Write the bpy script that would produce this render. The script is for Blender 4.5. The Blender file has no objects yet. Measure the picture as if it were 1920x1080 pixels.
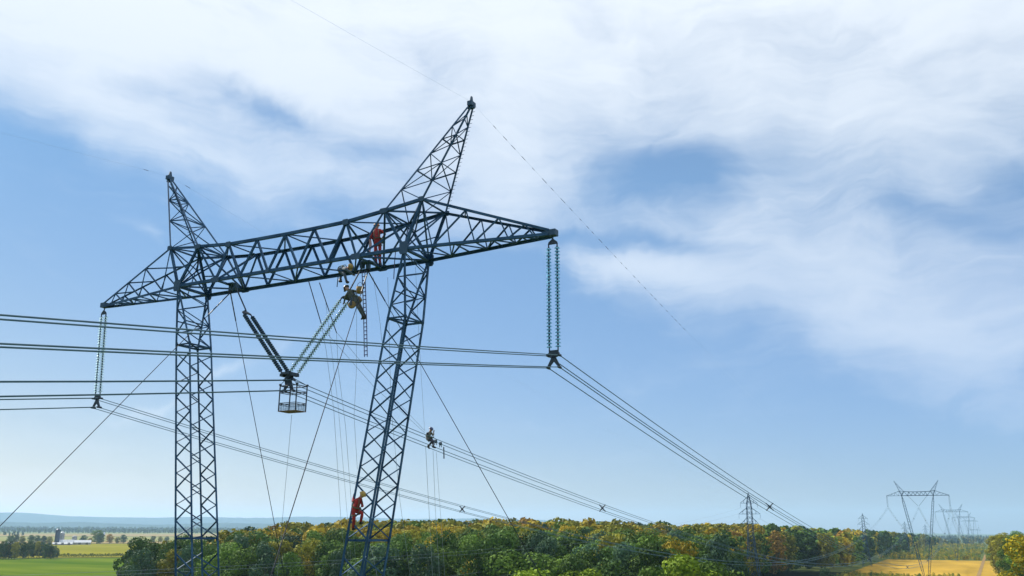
import bpy, bmesh, math, random
import numpy as np
from mathutils import Vector, Matrix, Quaternion, noise
R = math.radians
rnd = random.Random(7)
scn = bpy.context.scene
COL = scn.collection
V = Vector

# ------------------------------------------------------------------ camera
CAM = V((26.428, -29.427, 28.878)); FPX = 1649.583
YAW, PITCH, ROLL = R(27.63), R(15.346), R(0.257)
FWD = V((-math.sin(YAW)*math.cos(PITCH), math.cos(YAW)*math.cos(PITCH), math.sin(PITCH)))
_rt = V((math.cos(YAW), math.sin(YAW), 0)); _up = _rt.cross(FWD)
RGT = _rt*math.cos(ROLL)+_up*math.sin(ROLL); UPV = -_rt*math.sin(ROLL)+_up*math.cos(ROLL)
cd = bpy.data.cameras.new('camera'); cam = bpy.data.objects.new('camera', cd); COL.objects.link(cam)
M = Matrix((RGT, UPV, -FWD)).transposed().to_4x4(); M.translation = CAM
cam.matrix_world = M
cd.sensor_width = 36; cd.lens = 36*FPX/1920; cd.clip_start = .1; cd.clip_end = 60000
scn.camera = cam

def ray(x, y):                       # survey ray: bearing of a point measured in the photograph
    return FWD + (x-960)/FPX*RGT - (y-540)/FPX*UPV
def ony(x, y, Y=0.):
    d = ray(x, y); return CAM + d*((Y-CAM.y)/d.y)
def onx(x, y, X=0.):
    d = ray(x, y); return CAM + d*((X-CAM.x)/d.x)
def atd(x, D):                       # ground position at compass bearing of column x, D metres off
    d = ray(x, 1000); h = math.hypot(d.x, d.y)
    return CAM.x+d.x/h*D, CAM.y+d.y/h*D
def S(t):
    t = max(0., min(1., t)); return t*t*(3-2*t)

def terrain(x, y):
    r = math.hypot(x, y)
    z = 4.6*S((r-70)/340) + 2.4*S((-x-160)/420)
    if y > 1000: z -= 12*S((y-1780)/300)*S((x+900)/500)
    return z

# ------------------------------------------------------------------ tagging
def tag(o, label, cat, group=None):
    o['label'] = label; o['category'] = cat
    if group: o['group'] = group
    return o
def empty(name, loc, label=None, cat=None, group=None):
    o = bpy.data.objects.new(name, None); COL.objects.link(o); o.location = loc
    o.empty_display_size = .3
    if label: tag(o, label, cat, group)
    return o
def copy_tree(o, parent=None):
    c = o.copy(); COL.objects.link(c); c.parent = parent
    for ch in [q for q in KIDS.get(o.name, [])]:
        k = copy_tree(ch, c)
    return c
KIDS = {}
def link(name, me, parent=None):
    o = bpy.data.objects.new(name, me); COL.objects.link(o)
    if parent is not None:
        o.parent = parent; KIDS.setdefault(parent.name, []).append(o)
    return o
def copy_thing(o, loc, label, group=None, parent=None):
    """copy of a thing with its parts and their sub-parts"""
    def rec(a, par):
        c = a.copy(); COL.objects.link(c); c.parent = par
        for ch in KIDS.get(a.name, []): rec(ch, c)
        return c
    c = rec(o, parent); c.location = loc; c['label'] = label
    if group: c['group'] = group
    return c

# ------------------------------------------------------------------ materials
def nodes_of(m):
    m.use_nodes = True; return m.node_tree.nodes, m.node_tree.links
def mat(name, col, rough=.6, metal=0., col2=None, scale=4., detail=4., transl=0., spec=.5, bump=0., ramp=(.35,.65), stretch=None):
    m = bpy.data.materials.new(name); n, l = nodes_of(m)
    b = n['Principled BSDF']; out = n['Material Output']
    b.inputs['Base Color'].default_value = (*col, 1); b.inputs['Roughness'].default_value = rough
    b.inputs['Metallic'].default_value = metal; b.inputs['Specular IOR Level'].default_value = spec
    if col2:
        tc = n.new('ShaderNodeTexCoord'); nz = n.new('ShaderNodeTexNoise'); cr = n.new('ShaderNodeMapRange'); mx = n.new('ShaderNodeMix')
        mx.data_type = 'RGBA'; nz.inputs['Scale'].default_value = scale; nz.inputs['Detail'].default_value = detail
        src = tc.outputs['Object']
        if stretch:
            mp = n.new('ShaderNodeMapping'); mp.inputs['Scale'].default_value = stretch[:3]
            if len(stretch) > 3: mp.inputs['Rotation'].default_value = (0, 0, stretch[3])
            l.new(src, mp.inputs[0]); src = mp.outputs[0]
        l.new(src, nz.inputs['Vector']); l.new(nz.outputs['Fac'], cr.inputs[0])
        cr.inputs[1].default_value, cr.inputs[2].default_value = ramp
        mx.inputs['A'].default_value = (*col, 1); mx.inputs['B'].default_value = (*col2, 1)
        l.new(cr.outputs[0], mx.inputs['Factor']); l.new(mx.outputs['Result'], b.inputs['Base Color'])
        if bump:
            bp = n.new('ShaderNodeBump'); bp.inputs['Strength'].default_value = bump
            l.new(nz.outputs['Fac'], bp.inputs['Height']); l.new(bp.outputs[0], b.inputs['Normal'])
    return m
def leafmat(name, c1, c2, tr=.16):
    m = bpy.data.materials.new(name); n, l = nodes_of(m)
    b = n['Principled BSDF']; out = n['Material Output']
    at = n.new('ShaderNodeAttribute'); at.attribute_name = 'tint'
    mx = n.new('ShaderNodeMix'); mx.data_type = 'RGBA'
    mx.inputs['A'].default_value = (*c1, 1); mx.inputs['B'].default_value = (*c2, 1)
    oi = n.new('ShaderNodeObjectInfo'); mr = n.new('ShaderNodeMapRange')
    mr.inputs['To Min'].default_value = .6; mr.inputs['To Max'].default_value = 1.3
    l.new(oi.outputs['Random'], mr.inputs[0])
    mu = n.new('ShaderNodeVectorMath'); mu.operation = 'SCALE'
    l.new(at.outputs['Fac'], mx.inputs['Factor']); l.new(mx.outputs['Result'], mu.inputs[0]); l.new(mr.outputs[0], mu.inputs['Scale'])
    l.new(mu.outputs[0], b.inputs['Base Color']); b.inputs['Roughness'].default_value = .7
    b.inputs['Specular IOR Level'].default_value = .08
    t = n.new('ShaderNodeBsdfTranslucent'); l.new(mu.outputs[0], t.inputs['Color'])
    ms = n.new('ShaderNodeMixShader'); ms.inputs[0].default_value = tr
    l.new(b.outputs[0], ms.inputs[1]); l.new(t.outputs[0], ms.inputs[2]); l.new(ms.outputs[0], out.inputs['Surface'])
    return m
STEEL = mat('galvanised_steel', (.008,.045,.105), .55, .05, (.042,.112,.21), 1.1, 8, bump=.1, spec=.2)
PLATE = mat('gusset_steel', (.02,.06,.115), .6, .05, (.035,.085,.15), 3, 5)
ALU = mat('aluminium_wire', (.05,.12,.17), .5, .3, (.08,.16,.21), 2, 3)
GUYM = mat('guy_strand', (.018,.025,.04), .8, 0, (.03,.035,.05), 3, 3, spec=.2)
EARTH = mat('earth_wire_steel', (.42,.55,.70), .8, 0)
LINEW = mat('weathered_wire', (.16,.21,.25), .6, .2)
ROPE = mat('white_rope', (.33,.38,.42), .9, 0, (.22,.27,.32), 9, 2)
DROPE = mat('dark_rope', (.045,.055,.075), .9, 0, (.07,.08,.1), 9, 2)
FIT = mat('dark_fitting', (.018,.035,.06), .6, 0, (.03,.05,.08), 8, 3)
DARKINS = mat('dark_insulator', (.025,.07,.16), .3, 0, (.04,.10,.20), 8, 3)  # dark colour for the left V string and the distant insulators
CONC = mat('concrete', (.35,.34,.32), .85, 0, (.26,.25,.24), 3, 6, bump=.2)
def glassmat(name, c1, c2):
    m = bpy.data.materials.new(name); n, l = nodes_of(m); b = n['Principled BSDF']; out = n['Material Output']
    b.inputs['Base Color'].default_value = (*c1,1); b.inputs['Roughness'].default_value = .12
    t = n.new('ShaderNodeBsdfTranslucent'); t.inputs['Color'].default_value = (*c2,1)
    ms = n.new('ShaderNodeMixShader'); ms.inputs[0].default_value = .68
    l.new(b.outputs[0], ms.inputs[1]); l.new(t.outputs[0], ms.inputs[2]); l.new(ms.outputs[0], out.inputs['Surface'])
    return m
GLASS = glassmat('toughened_glass', (.42,.74,1.0), (.55,.86,1)); GLINT = glassmat('glinting_glass', (.70,.90,1), (.80,.95,1))  # second one is a paler copy, backlit glint put into the glass colour
REDSUIT = mat('red_coverall', (.42,.035,.03), .8, 0, (.27,.02,.025), 12, 4, bump=.2)
GREYSUIT = mat('grey_green_coverall', (.085,.10,.09), .85, 0, (.05,.065,.065), 12, 4, bump=.2)
TANSUIT = mat('pale_conductive_suit', (.20,.18,.16), .85, 0, (.10,.10,.11), 10, 4, bump=.2)
BLUEGREY = mat('blue_grey_coverall', (.13,.17,.21), .85, 0, (.07,.10,.14), 12, 4, bump=.2)
DARKPANT = mat('dark_trousers', (.03,.035,.06), .85, 0, (.05,.045,.07), 12, 4)
SKIN = mat('skin', (.45,.26,.18), .6, 0, (.38,.2,.14), 20, 3)
YELHELM = mat('yellow_helmet', (.42,.28,.05), .5, 0, (.34,.22,.05), 9, 2)
DARKHELM = mat('grey_helmet', (.10,.10,.09), .45, 0, (.07,.07,.07), 9, 2)
BLUEHELM = mat('blue_helmet', (.05,.075,.16), .45, 0, (.04,.05,.12), 9, 2)
ORHELM = mat('orange_helmet', (.5,.19,.07), .45, 0, (.4,.16,.06), 9, 2)
WEB = mat('harness_webbing', (.06,.08,.06), .85, 0, (.12,.14,.08), 14, 2)
BOOT = mat('boot_leather', (.02,.02,.025), .6, 0, (.035,.03,.03), 15, 3)
GLOVE = mat('work_glove', (.16,.12,.08), .9, 0, (.1,.08,.06), 20, 3)
EYE = mat('eye_dark', (.02,.02,.02), .2)
LIP = mat('lip', (.3,.11,.09), .6)
CANVAS = mat('tan_canvas', (.30,.19,.06), .9, 0, (.20,.14,.06), 12, 4, bump=.3)
LADR = mat('violet_fibre_ladder', (.13,.12,.26), .8, 0, (.09,.09,.2), 9, 2)
PINK = mat('pale_pink_cloth', (.6,.38,.38), .9, 0, (.5,.3,.3), 12, 3)
PLYW = mat('basket_plywood', (.2,.12,.09), .8, 0, (.13,.085,.07), 6, 5, stretch=(1,6,1))
MESHB = mat('basket_screen', (.08,.19,.28), .6, .1, (.05,.14,.22), 9, 3)
BARK = mat('bark', (.07,.055,.045), .9, 0, (.04,.032,.026), 5, 5, bump=.4)
LEAF = {
 'deep green':  leafmat('leaf_deep_green', (.022,.060,.016), (.090,.160,.028)),
 'mid green':   leafmat('leaf_mid_green', (.050,.110,.018), (.145,.235,.032)),
 'olive green': leafmat('leaf_olive', (.135,.145,.016), (.300,.285,.030)),
 'golden yellow': leafmat('leaf_gold', (.26,.205,.018), (.52,.40,.030)),
 'orange brown': leafmat('leaf_orange', (.23,.145,.025), (.42,.255,.040)),
 'bright lime': leafmat('leaf_lime', (.13,.21,.015), (.28,.39,.025)),
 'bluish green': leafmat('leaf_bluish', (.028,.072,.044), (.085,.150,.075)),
 'yellow green': leafmat('leaf_yellow_green', (.28,.25,.012), (.58,.47,.02)),
}

# ------------------------------------------------------------------ mesh builder
class MB:
    def __init__(s): s.v = []; s.f = []; s.mi = []; s.cur = 0
    def add(s, vs, fs):
        k = len(s.v); s.v += [tuple(q) for q in vs]; s.f += [tuple(i+k for i in f) for f in fs]; s.mi += [s.cur]*len(fs)
    def frame(s, a, b, ref=None):
        d = (V(b)-V(a)); d.normalize()
        ref = V(ref) if ref is not None else (V((0,0,1)) if abs(d.z) < .9 else V((1,0,0)))
        u = ref-d*ref.dot(d)
        if u.length < 1e-4: u = d.orthogonal()
        u.normalize(); return d, u, d.cross(u)
    def angle(s, a, b, w, ref=None, t=None):     # rolled L section
        a, b = V(a), V(b)
        if (b-a).length < 1e-4: return
        d, u, v = s.frame(a, b, ref); t = t or max(.008, w*.11)
        pr = [(0,0),(w,0),(w,t),(t,t),(t,w),(0,w)]
        o = w*.35; vs = []
        for p in (a, b): vs += [p+u*(x-o)+v*(y-o) for x, y in pr]
        fs = [(i, (i+1)%6, 6+(i+1)%6, 6+i) for i in range(6)]+[(0,3,2,1),(0,5,4,3),(6,7,8,9),(6,9,10,11)]
        s.add(vs, fs)
    def tube(s, pts, r, n=6, cap=True):
        pts = [V(p) for p in pts]; k = len(pts); vs = []; u = None
        rr = r if isinstance(r, (list, tuple)) else [r]*k
        for i, p in enumerate(pts):
            d = pts[min(i+1, k-1)]-pts[max(i-1, 0)]; d.normalize()
            if u is None:
                u = d.orthogonal()
            u = u-d*u.dot(d)
            if u.length < 1e-5: u = d.orthogonal()
            u.normalize(); w = d.cross(u)
            vs += [p+(u*math.cos(2*math.pi*j/n)+w*math.sin(2*math.pi*j/n))*rr[i] for j in range(n)]
        fs = [(i*n+j, i*n+(j+1)%n, (i+1)*n+(j+1)%n, (i+1)*n+j) for i in range(k-1) for j in range(n)]
        if cap: fs += [tuple(range(n-1, -1, -1)), tuple(range((k-1)*n, k*n))]
        s.add(vs, fs)
    def box(s, c, sz, rot=None):
        c = V(c); vs = []
        for x in (-.5,.5):
            for y in (-.5,.5):
                for z in (-.5,.5):
                    q = V((x*sz[0], y*sz[1], z*sz[2])); vs.append(c+(rot@q if rot else q))
        s.add(vs, [(0,1,3,2),(4,6,7,5),(0,4,5,1),(2,3,7,6),(0,2,6,4),(1,5,7,3)])
    def lathe(s, c, prof, ax=(0,0,1), n=10):
        c = V(c); a = V(ax).normalized(); u = a.orthogonal().normalized(); w = a.cross(u); vs = []
        for r, h in prof: vs += [c+a*h+(u*math.cos(2*math.pi*j/n)+w*math.sin(2*math.pi*j/n))*r for j in range(n)]
        k = len(prof)
        fs = [(i*n+j, i*n+(j+1)%n, (i+1)*n+(j+1)%n, (i+1)*n+j) for i in range(k-1) for j in range(n)]
        fs += [tuple(range(n-1,-1,-1)), tuple(range((k-1)*n, k*n))]
        s.add(vs, fs)
    def plate(s, pts, t):            # polygon with thickness
        pts = [V(p) for p in pts]; nrm = (pts[1]-pts[0]).cross(pts[2]-pts[0]).normalized()*t*.5; n = len(pts)
        s.add([p+nrm for p in pts]+[p-nrm for p in pts], [tuple(range(n)), tuple(range(2*n-1, n-1, -1))]+[(i, i+n, (i+1)%n+n, (i+1)%n) for i in range(n)])
    def build(s, name, m, parent=None, smooth=False):
        me = bpy.data.meshes.new(name); me.from_pydata(s.v, [], s.f)
        for q in (m if isinstance(m, (list, tuple)) else [m]): me.materials.append(q)
        if isinstance(m, (list, tuple)): me.polygons.foreach_set('material_index', s.mi)
        if smooth: me.polygons.foreach_set('use_smooth', [True]*len(s.f))
        me.update(); return link(name, me, parent)
def npmesh(name, verts, quads, mats, tint=None, mi=None, k=4):
    me = bpy.data.meshes.new(name); nv, nf = len(verts), len(quads)
    me.vertices.add(nv); me.vertices.foreach_set('co', np.asarray(verts, np.float32).ravel())
    me.loops.add(nf*k); me.loops.foreach_set('vertex_index', np.asarray(quads, np.int32).ravel())
    me.polygons.add(nf); me.polygons.foreach_set('loop_start', np.arange(0, nf*k, k, dtype=np.int32))
    for q in mats: me.materials.append(q)
    if mi is not None: me.polygons.foreach_set('material_index', np.asarray(mi, np.int32))
    if tint is not None:
        a = me.attributes.new('tint', 'FLOAT', 'FACE'); a.data.foreach_set('value', np.asarray(tint, np.float32))
    me.update(calc_edges=True); me.validate(); return me

# ------------------------------------------------------------------ guyed-V pylon
H = 40.; W = .92; MX = 6.5; UO, UI = 7.29, 5.41; ZO, ZI = 42.03, 41.83; AP = V((9.03, 0, 46.43)); TIPX = 12.8
def mastw(z):
    if z < 9: return .35+(1.25-.35)*z/9
    if z < 28.43: return 1.25
    return 1.25-(z-28.43)/(37.2-28.43)*.15
def mastc(s, z): return V((s*(.13+6.37*z/40), 0, z))
def leg(s, z, i, j):
    w = mastw(z); return mastc(s, z)+V((i*w*.385, j*w*.6, 0))
def gusset(parent, c, ax1, ax2, a, b, t=.03, cut=.3):
    c = V(c); u = V(ax1).normalized(); v = V(ax2).normalized(); m = MB()
    pts = [(-a,-b*cut),(-a*cut,-b),(a*cut,-b),(a,-b*cut),(a,b*cut),(a*cut,b),(-a*cut,b),(-a,b*cut)]
    m.plate([c+u*x+v*y for x, y in pts], t); m.build('gusset_plate', PLATE, parent)
def pylon():
    root = empty('guyed_pylon', (0,0,0))
    # ---- two leaning masts
    for s in (-1, 1):
        m = MB(); zs = [0, 9, 28.43, 37.2]
        for i in (-1, 1):
            for j in (-1, 1):
                for a, b in zip(zs, zs[1:]): m.angle(leg(s,a,i,j), leg(s,b,i,j), .105, (-i,0,0))
                m.angle(leg(s,37.2,i,j), V((s*MX, j*W, H)), .11, (-i,0,0))
        # lacing, staggered face to face
        z = .9; k = 0; dz = .69
        while z+dz < 37.2:
            a = 1 if k % 2 else -1
            if not (28.0 < z+dz*.5 < 28.6):
                m.angle(leg(s,z,-a,-1), leg(s,z+dz,a,-1), .052, (0,1,0)); m.angle(leg(s,z,a,1), leg(s,z+dz,-a,1), .052, (0,-1,0))
                m.angle(leg(s,z,-1,a), leg(s,z+dz,-1,-a), .05, (1,0,0)); m.angle(leg(s,z,1,-a), leg(s,z+dz,1,a), .05, (-1,0,0))
            z += dz; k += 1
        # wedge head: lacing between converging legs
        def hl(t, i, j):
            return leg(s,37.2,i,j).lerp(V((s*MX, j*W, H)), t)
        ts = [0,.2,.4,.6,.8,.95]
        for q, (a, b) in enumerate(zip(ts, ts[1:])):
            e = 1 if q % 2 else -1
            for i in (-1, 1):
                m.angle(hl(a,i,-e), hl(b,i,e), .05, (-i,0,0))
            if q < 4:
                for j in (-1, 1): m.angle(hl(a,-e,j), hl(b,e,j), .048, (0,-j,0))
        for i in (-1,1): m.angle(hl(.4,i,-1), hl(.4,i,1), .06)
        for zz in (37.2, 28.43):
            c = [leg(s,zz,-1,-1), leg(s,zz,1,-1), leg(s,zz,1,1), leg(s,zz,-1,1)]
            for a in range(4): m.angle(c[a], c[(a+1)%4], .075)
            m.angle(c[0], c[2], .07); m.angle(c[1], c[3]+V((0,0,.07)), .07)
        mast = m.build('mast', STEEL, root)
        for zz in (28.43, 37.2):
            for i in (-1,1):
                for j in (-1,1): gusset(mast, leg(s,zz,i,j)+V((0,-.02*j,0)), (1,0,0), (0,0,1), .07, .13, .03)
        # ---- earth wire peak
        m = MB(); apx = V((s*AP.x, 0, AP.z)); B = {(o,j): V((s*(UO if o>0 else UI), j*W, ZO if o>0 else ZI)) for o in (-1,1) for j in (-1,1)}
        tops = {k: apx+V((s*.06*k[0], .06*k[1], -.12)) for k in B}
        for k in B: m.angle(B[k], tops[k], .088, (-s*k[0],0,0))
        ts = [0,.2,.38,.54,.68,.8,.9]
        for fa, (p, q) in enumerate((((-1,-1),(1,-1)), ((1,-1),(1,1)), ((1,1),(-1,1)), ((-1,1),(-1,-1)))):
            for n_, (a, b) in enumerate(zip(ts, ts[1:])):
                P0, P1 = (p, q) if (n_+fa) % 2 else (q, p)
                m.angle(B[P0].lerp(tops[P0], a), B[P1].lerp(tops[P1], b), .042)
                if n_ in (1,3): m.angle(B[p].lerp(tops[p], b), B[q].lerp(tops[q], b), .05)
        for q in range(26):
            p = B[(1,1)].lerp(tops[(1,1)], .04+q*.036); m.tube([p-V((s*.03,0,0)), p+V((s*.16,0,0))], .01, 4)
        pk = m.build('earth_wire_peak', STEEL, root)
        m = MB(); m.box(apx+V((0,0,-.06)), (.22,.36,.2)); m.plate([apx+V((0,-.12,.0)), apx+V((0,.12,.0)), apx+V((0,.04,.3)), apx+V((0,-.04,.3))], .06)
        m.box(apx+V((0,0,-.2)), (.3,.12,.14)); m.build('peak_bracket', PLATE, pk)
        # step bolts up the outer edge
        # ---- outer cross arm
        m = MB(); tp = V((s*TIPX, 0, H-.03))
        e = {('l',j): tp+V((-s*.1, j*.13, -.06)) for j in (-1,1)}; e.update({('u',j): tp+V((-s*.1, j*.13, .1)) for j in (-1,1)})
        b0 = {('l',j): V((s*MX, j*W, H)) for j in (-1,1)}; b0.update({('u',j): V((s*UO, j*W, ZO)) for j in (-1,1)})
        for k in e: m.angle(b0[k], e[k], .118 if k[0]=='l' else .10, (0,-k[1],0))
        ts = [.0,.2,.36,.5,.62,.73,.82,.9]
        L = lambda k, t: b0[k].lerp(e[k], t)
        for q, (a, b) in enumerate(zip(ts, ts[1:])):
            for j in (-1,1):
                p0, p1 = (('u',j),('l',j)) if q % 2 == 0 else (('l',j),('u',j))
                m.angle(L(p0,a), L(p1,b), .058, (0,-j,0))
            d = 1 if q % 2 else -1
            m.angle(L(('l',d),a), L(('l',-d),b), .06); 
            if q in (1,3,5): m.angle(L(('u',d),a), L(('u',-d),b), .055)
            m.angle(L(('l',1),b), L(('l',-1),b), .05)
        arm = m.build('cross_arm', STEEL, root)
        m = MB(); m.box(tp+V((0,0,.02)), (.34,.3,.24)); m.box(tp+V((-s*.25,0,.02)), (.3,.36,.1)); m.tube([tp+V((0,0,-.1)), tp+V((0,0,-.22))], .03, 6)
        m.build('arm_tip_plate', PLATE, arm)
    # ---- bridge between and over the masts
    m = MB()
    XU = [-UI,-3.41,-1.66,0,1.66,3.41,UI]; ZU = [ZI,41.66,41.63,41.62,41.63,41.66,ZI]; XL = [-4.05,-2.57,-.87,.87,2.57,4.05]
    U = lambda i, j: V((XU[i], j*W, ZU[i]))
    Lo = lambda x, j: V((x, j*W, H))
    for j in (-1,1):
        rf = (0,-j,0)
        for a in range(6): m.angle(U(a,j), U(a+1,j), .13, rf)
        for s in (-1,1):
            m.angle(V((s*UI,j*W,ZI)), V((s*UO,j*W,ZO)), .125, rf)
            m.angle(Lo(s*MX,j), V((s*UO,j*W,ZO)), .105, rf); m.angle(Lo(s*MX,j), V((s*UI,j*W,ZI)), .105, rf)
            m.angle(V((s*UI,j*W,ZI)), Lo(s*4.05,j), .105, rf)
            m.angle(V((s*3.41,j*W,41.66)), Lo(s*4.05,j), .115, rf)
        m.angle(Lo(-MX,j), Lo(MX,j), .14, rf)
        for a, x in enumerate(XL):
            if 0 < a < 5: 
                m.angle(Lo(x,j), U(a,j), .088, rf); m.angle(Lo(x,j), U(a+1,j), .088, rf)
    # plan bracing top and bottom, struts
    for a in range(6): m.angle(U(a,-1 if a%2 else 1), U(a+1,1 if a%2 else -1), .065)
    for a in (1,3,5): m.angle(U(a,-1), U(a,1), .065)
    xs = [-MX]+XL+[MX]
    for a in range(len(xs)-1): m.angle(Lo(xs[a],1 if a%2 else -1), Lo(xs[a+1],-1 if a%2 else 1), .085 if a in (0,6) else .065)
    for x in (-4.05,4.05,-.87,.87): m.angle(Lo(x,-1), Lo(x,1), .12 if abs(x)>3 else .055)
    for s in (-1,1):
        for j in (-1,1):
            m.angle(V((s*3.41,j*W,41.66)), V((s*3.95,-j*W*.96,H+.05)), .11)       # hanger frame
            m.angle(V((s*UI,j*W,ZI)), V((s*4.15,-j*W*.96,H+.05)), .09)
        m.angle(Lo(s*MX,-1), Lo(s*MX,1), .15)
        for xz in ((UO,ZO),(UI,ZI)): m.angle(V((s*xz[0],-W,xz[1])), V((s*xz[0],W,xz[1])), .09)
        m.angle(V((s*UO,-W,ZO)), V((s*UI,W,ZI)), .07); m.angle(V((s*UO,W,ZO)), V((s*UI,-W,ZI)), .07)
        m.angle(V((s*UO,-W,ZO)), Lo(s*MX,1), .075); m.angle(V((s*UO,W,ZO)), Lo(s*MX,-1), .075)
        m.angle(V((s*UI,-W,ZI)), Lo(s*MX,1), .075); m.angle(V((s*UI,W,ZI)), Lo(s*MX,-1), .075)
        mid = V((s*6.35, 0, 41.0))
        for j in (-1,1):
            m.angle(V((s*UO,j*W,ZO)), mid, .06); m.angle(V((s*UI,j*W,ZI)), mid, .06); m.angle(Lo(s*MX,j), mid, .06)
            m.angle(V((s*UI,j*W,ZI)).lerp(Lo(s*MX,j),.5), V((s*UO,j*W,ZO)).lerp(Lo(s*MX,j),.5), .055)
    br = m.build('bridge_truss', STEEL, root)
    X, Z = (1,0,0), (0,0,1)
    for s in (-1,1):
        for j in (-1,1):
            o = V((0,-.09*j if j<0 else .09,0))
            gusset(br, Lo(s*MX,j)+V((0,j*.07,.03)), X, Z, .2, .27, .04, .7)
            gusset(br, V((s*UI,j*(W+.07),ZI)), X, Z, .2, .11, .035, .7); gusset(br, V((s*UO,j*(W+.07),ZO)), X, Z, .14, .11, .035, .7)
            gusset(br, V((s*3.41,j*(W+.07),41.64)), X, Z, .16, .13, .04, .7); gusset(br, V((s*4.05,j*(W+.07),H)), X, Z, .25, .13, .04, .7)
            for x in (.87,2.57): gusset(br, V((s*x,j*(W+.06),H+.02)), X, Z, .12, .08, .03, .7)
    for s in (-1,1):
        m = MB(); m.plate([V((s*3.7,-.2,H+.02)), V((s*4.2,-.2,H+.02)), V((s*4.2,.2,H+.02)), V((s*3.7,.2,H+.02))], .06); m.box((s*4.0,0,39.86), (.16,.14,.3)); m.box((s*3.68,0,39.9), (.14,.2,.22))
        m.build('hanger_bracket', PLATE, br)
    m = MB(); m.box((0,0,-.25), (2.2,1.4,.8)); m.build('footing', CONC, root)
    return root
G_PYL = 'guyed pylons of the main line'
near = pylon()
tag(near, 'nearest and largest steel lattice pylon with two leaning masts and workers on its bridge', 'pylon', G_PYL)
PY = [(415, 4.39, 'second guyed lattice pylon down the line, largest of the far ones on the right'),
      (840, 5.12, 'third guyed lattice pylon, just right of the second one and half its size'),
      (1270, 5.7, 'fourth guyed lattice pylon down the line, pale and small behind the third'),
      (1700, 5.5, 'fifth guyed lattice pylon, faint in the haze behind the fourth'),
      (2130, -8.5, 'last visible guyed lattice pylon, its crossbeam just above the far blue woods')]
for y, z, lb in PY: copy_thing(near, (0, y, z), lb, G_PYL)

# ------------------------------------------------------------------ guys
def straight(name, a, b, r, m, label, cat, group=None, n=5):
    q = MB(); a, b = V(a), V(b); q.tube([(0,0,0), b-a], r, n); o = q.build(name, m); o.location = a; tag(o, label, cat, group); return o
def guy(A, B, label):
    A, B = V(A), V(B); root = empty('guy_wire', A, label, 'guy wire', 'guy wires of the nearest pylon'); d = (B-A).normalized()
    m = MB(); m.tube([d*.75, B-A], .016, 6); m.build('strand', GUYM, root)
    m = MB(); m.lathe((0,0,.02), [(.02,-.08),(.075,-.05),(.09,0),(.075,.05),(.02,.08)], (0,1,0), 8); m.build('shackle', FIT, root)
    m = MB(); m.tube([d*.05, d*1.5], .028, 6); m.build('socket_rod', FIT, root)
    gz = terrain(B.x, B.y); m = MB(); m.box(B-A+V((0,0,gz-B.z)), (.8,.8,.6)); m.build('anchor_block', CONC, root)
for A, B, lb in (((-4,0,39.62), (-17,30,0), 'dark guy wire falling behind the left insulator string to the woods'),
                 ((4,0,39.62), (17,26,0), 'dark guy wire running down right behind the right mast'),
                 ((-4,0,39.62), (-17,-27,0), 'dark guy wire crossing the left mast down to the lower left'),
                 ((4,0,39.62), (16.6,-29.2,0), 'dark guy wire from under the grey climber down left past the basket')):
    guy(A, B, lb)

# ------------------------------------------------------------------ insulators
def disc_mesh(m1, glass):
    m = MB(); m.cur = 0
    m.lathe((0,0,0), [(.03,.072),(.05,.07),(.052,.03),(.03,.02)], n=8)
    m.cur = 1
    m.lathe((0,0,0), [(.045,.03),(.09,.016),(.132,-.012),(.128,-.026),(.1,-.014),(.05,-.02)], n=12)
    me = bpy.data.meshes.new('insulator_disc'); me.from_pydata(m.v, [], m.f); me.materials.append(FIT); me.materials.append(m1)
    me.polygons.foreach_set('material_index', m.mi); me.polygons.foreach_set('use_smooth', [True]*len(m.f)); return me
DG, DP, DC = disc_mesh(GLASS, True), disc_mesh(DARKINS, False), disc_mesh(GLINT, True)
def istring(A, B, sep, glass, label, nd=30, yoke=True, name='insulator_string', group='insulator strings of the nearest pylon', top=.0, detail=True):
    """twin string from A (top) to B (bottom); sep = vector between the twins"""
    A, B, sep = V(A), V(B), V(sep); d = (B-A).normalized(); root = empty(name, A, label, 'insulator', group)
    L = (B-A).length
    q = MB()
    hw = sep*.5
    if yoke:
        q.plate([-hw*1.15+d*.02, hw*1.15+d*.02, hw*1.0-d*.07, -d*.22*1, -hw*1.0-d*.07], .05); q.tube([-d*(.22+top), -d*.1], .03, 6)
    q.plate([B-A-hw*1.1-d*.04, B-A+hw*1.1-d*.04, B-A+hw*1.1+d*.08, B-A-hw*1.1+d*.08], .05)
    q.build('yoke_plate', FIT, root)
    quat = V((0,0,-1)).rotation_difference(d)
    for s in (-1, 1):
        q = MB(); q.tube([hw*s, hw*s+(B-A)], .028 if glass else .03, 6); ds = q.build('disc_string', FIT, root)
        if detail:
            for k in range(nd):
                o = link('disc', (DC if glass == 2 else DG) if glass else DP, ds); o.location = hw*s+d*(.12+(L-.24)*(k+.5)/nd); o.rotation_mode = 'QUATERNION'; o.rotation_quaternion = quat
                if not glass: o.scale = (.78,.78,1.0)
                else: o.scale = (.8,.8,1.0)
        else:
            q = MB()
            for k in range(14): q.lathe(hw*s+d*(.1+(L-.2)*(k+.5)/14), [(.05,.05),(.14,.0),(.05,-.05)], d, 6)
            q.build('disc_stack', DARKINS, ds)
    return root
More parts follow.
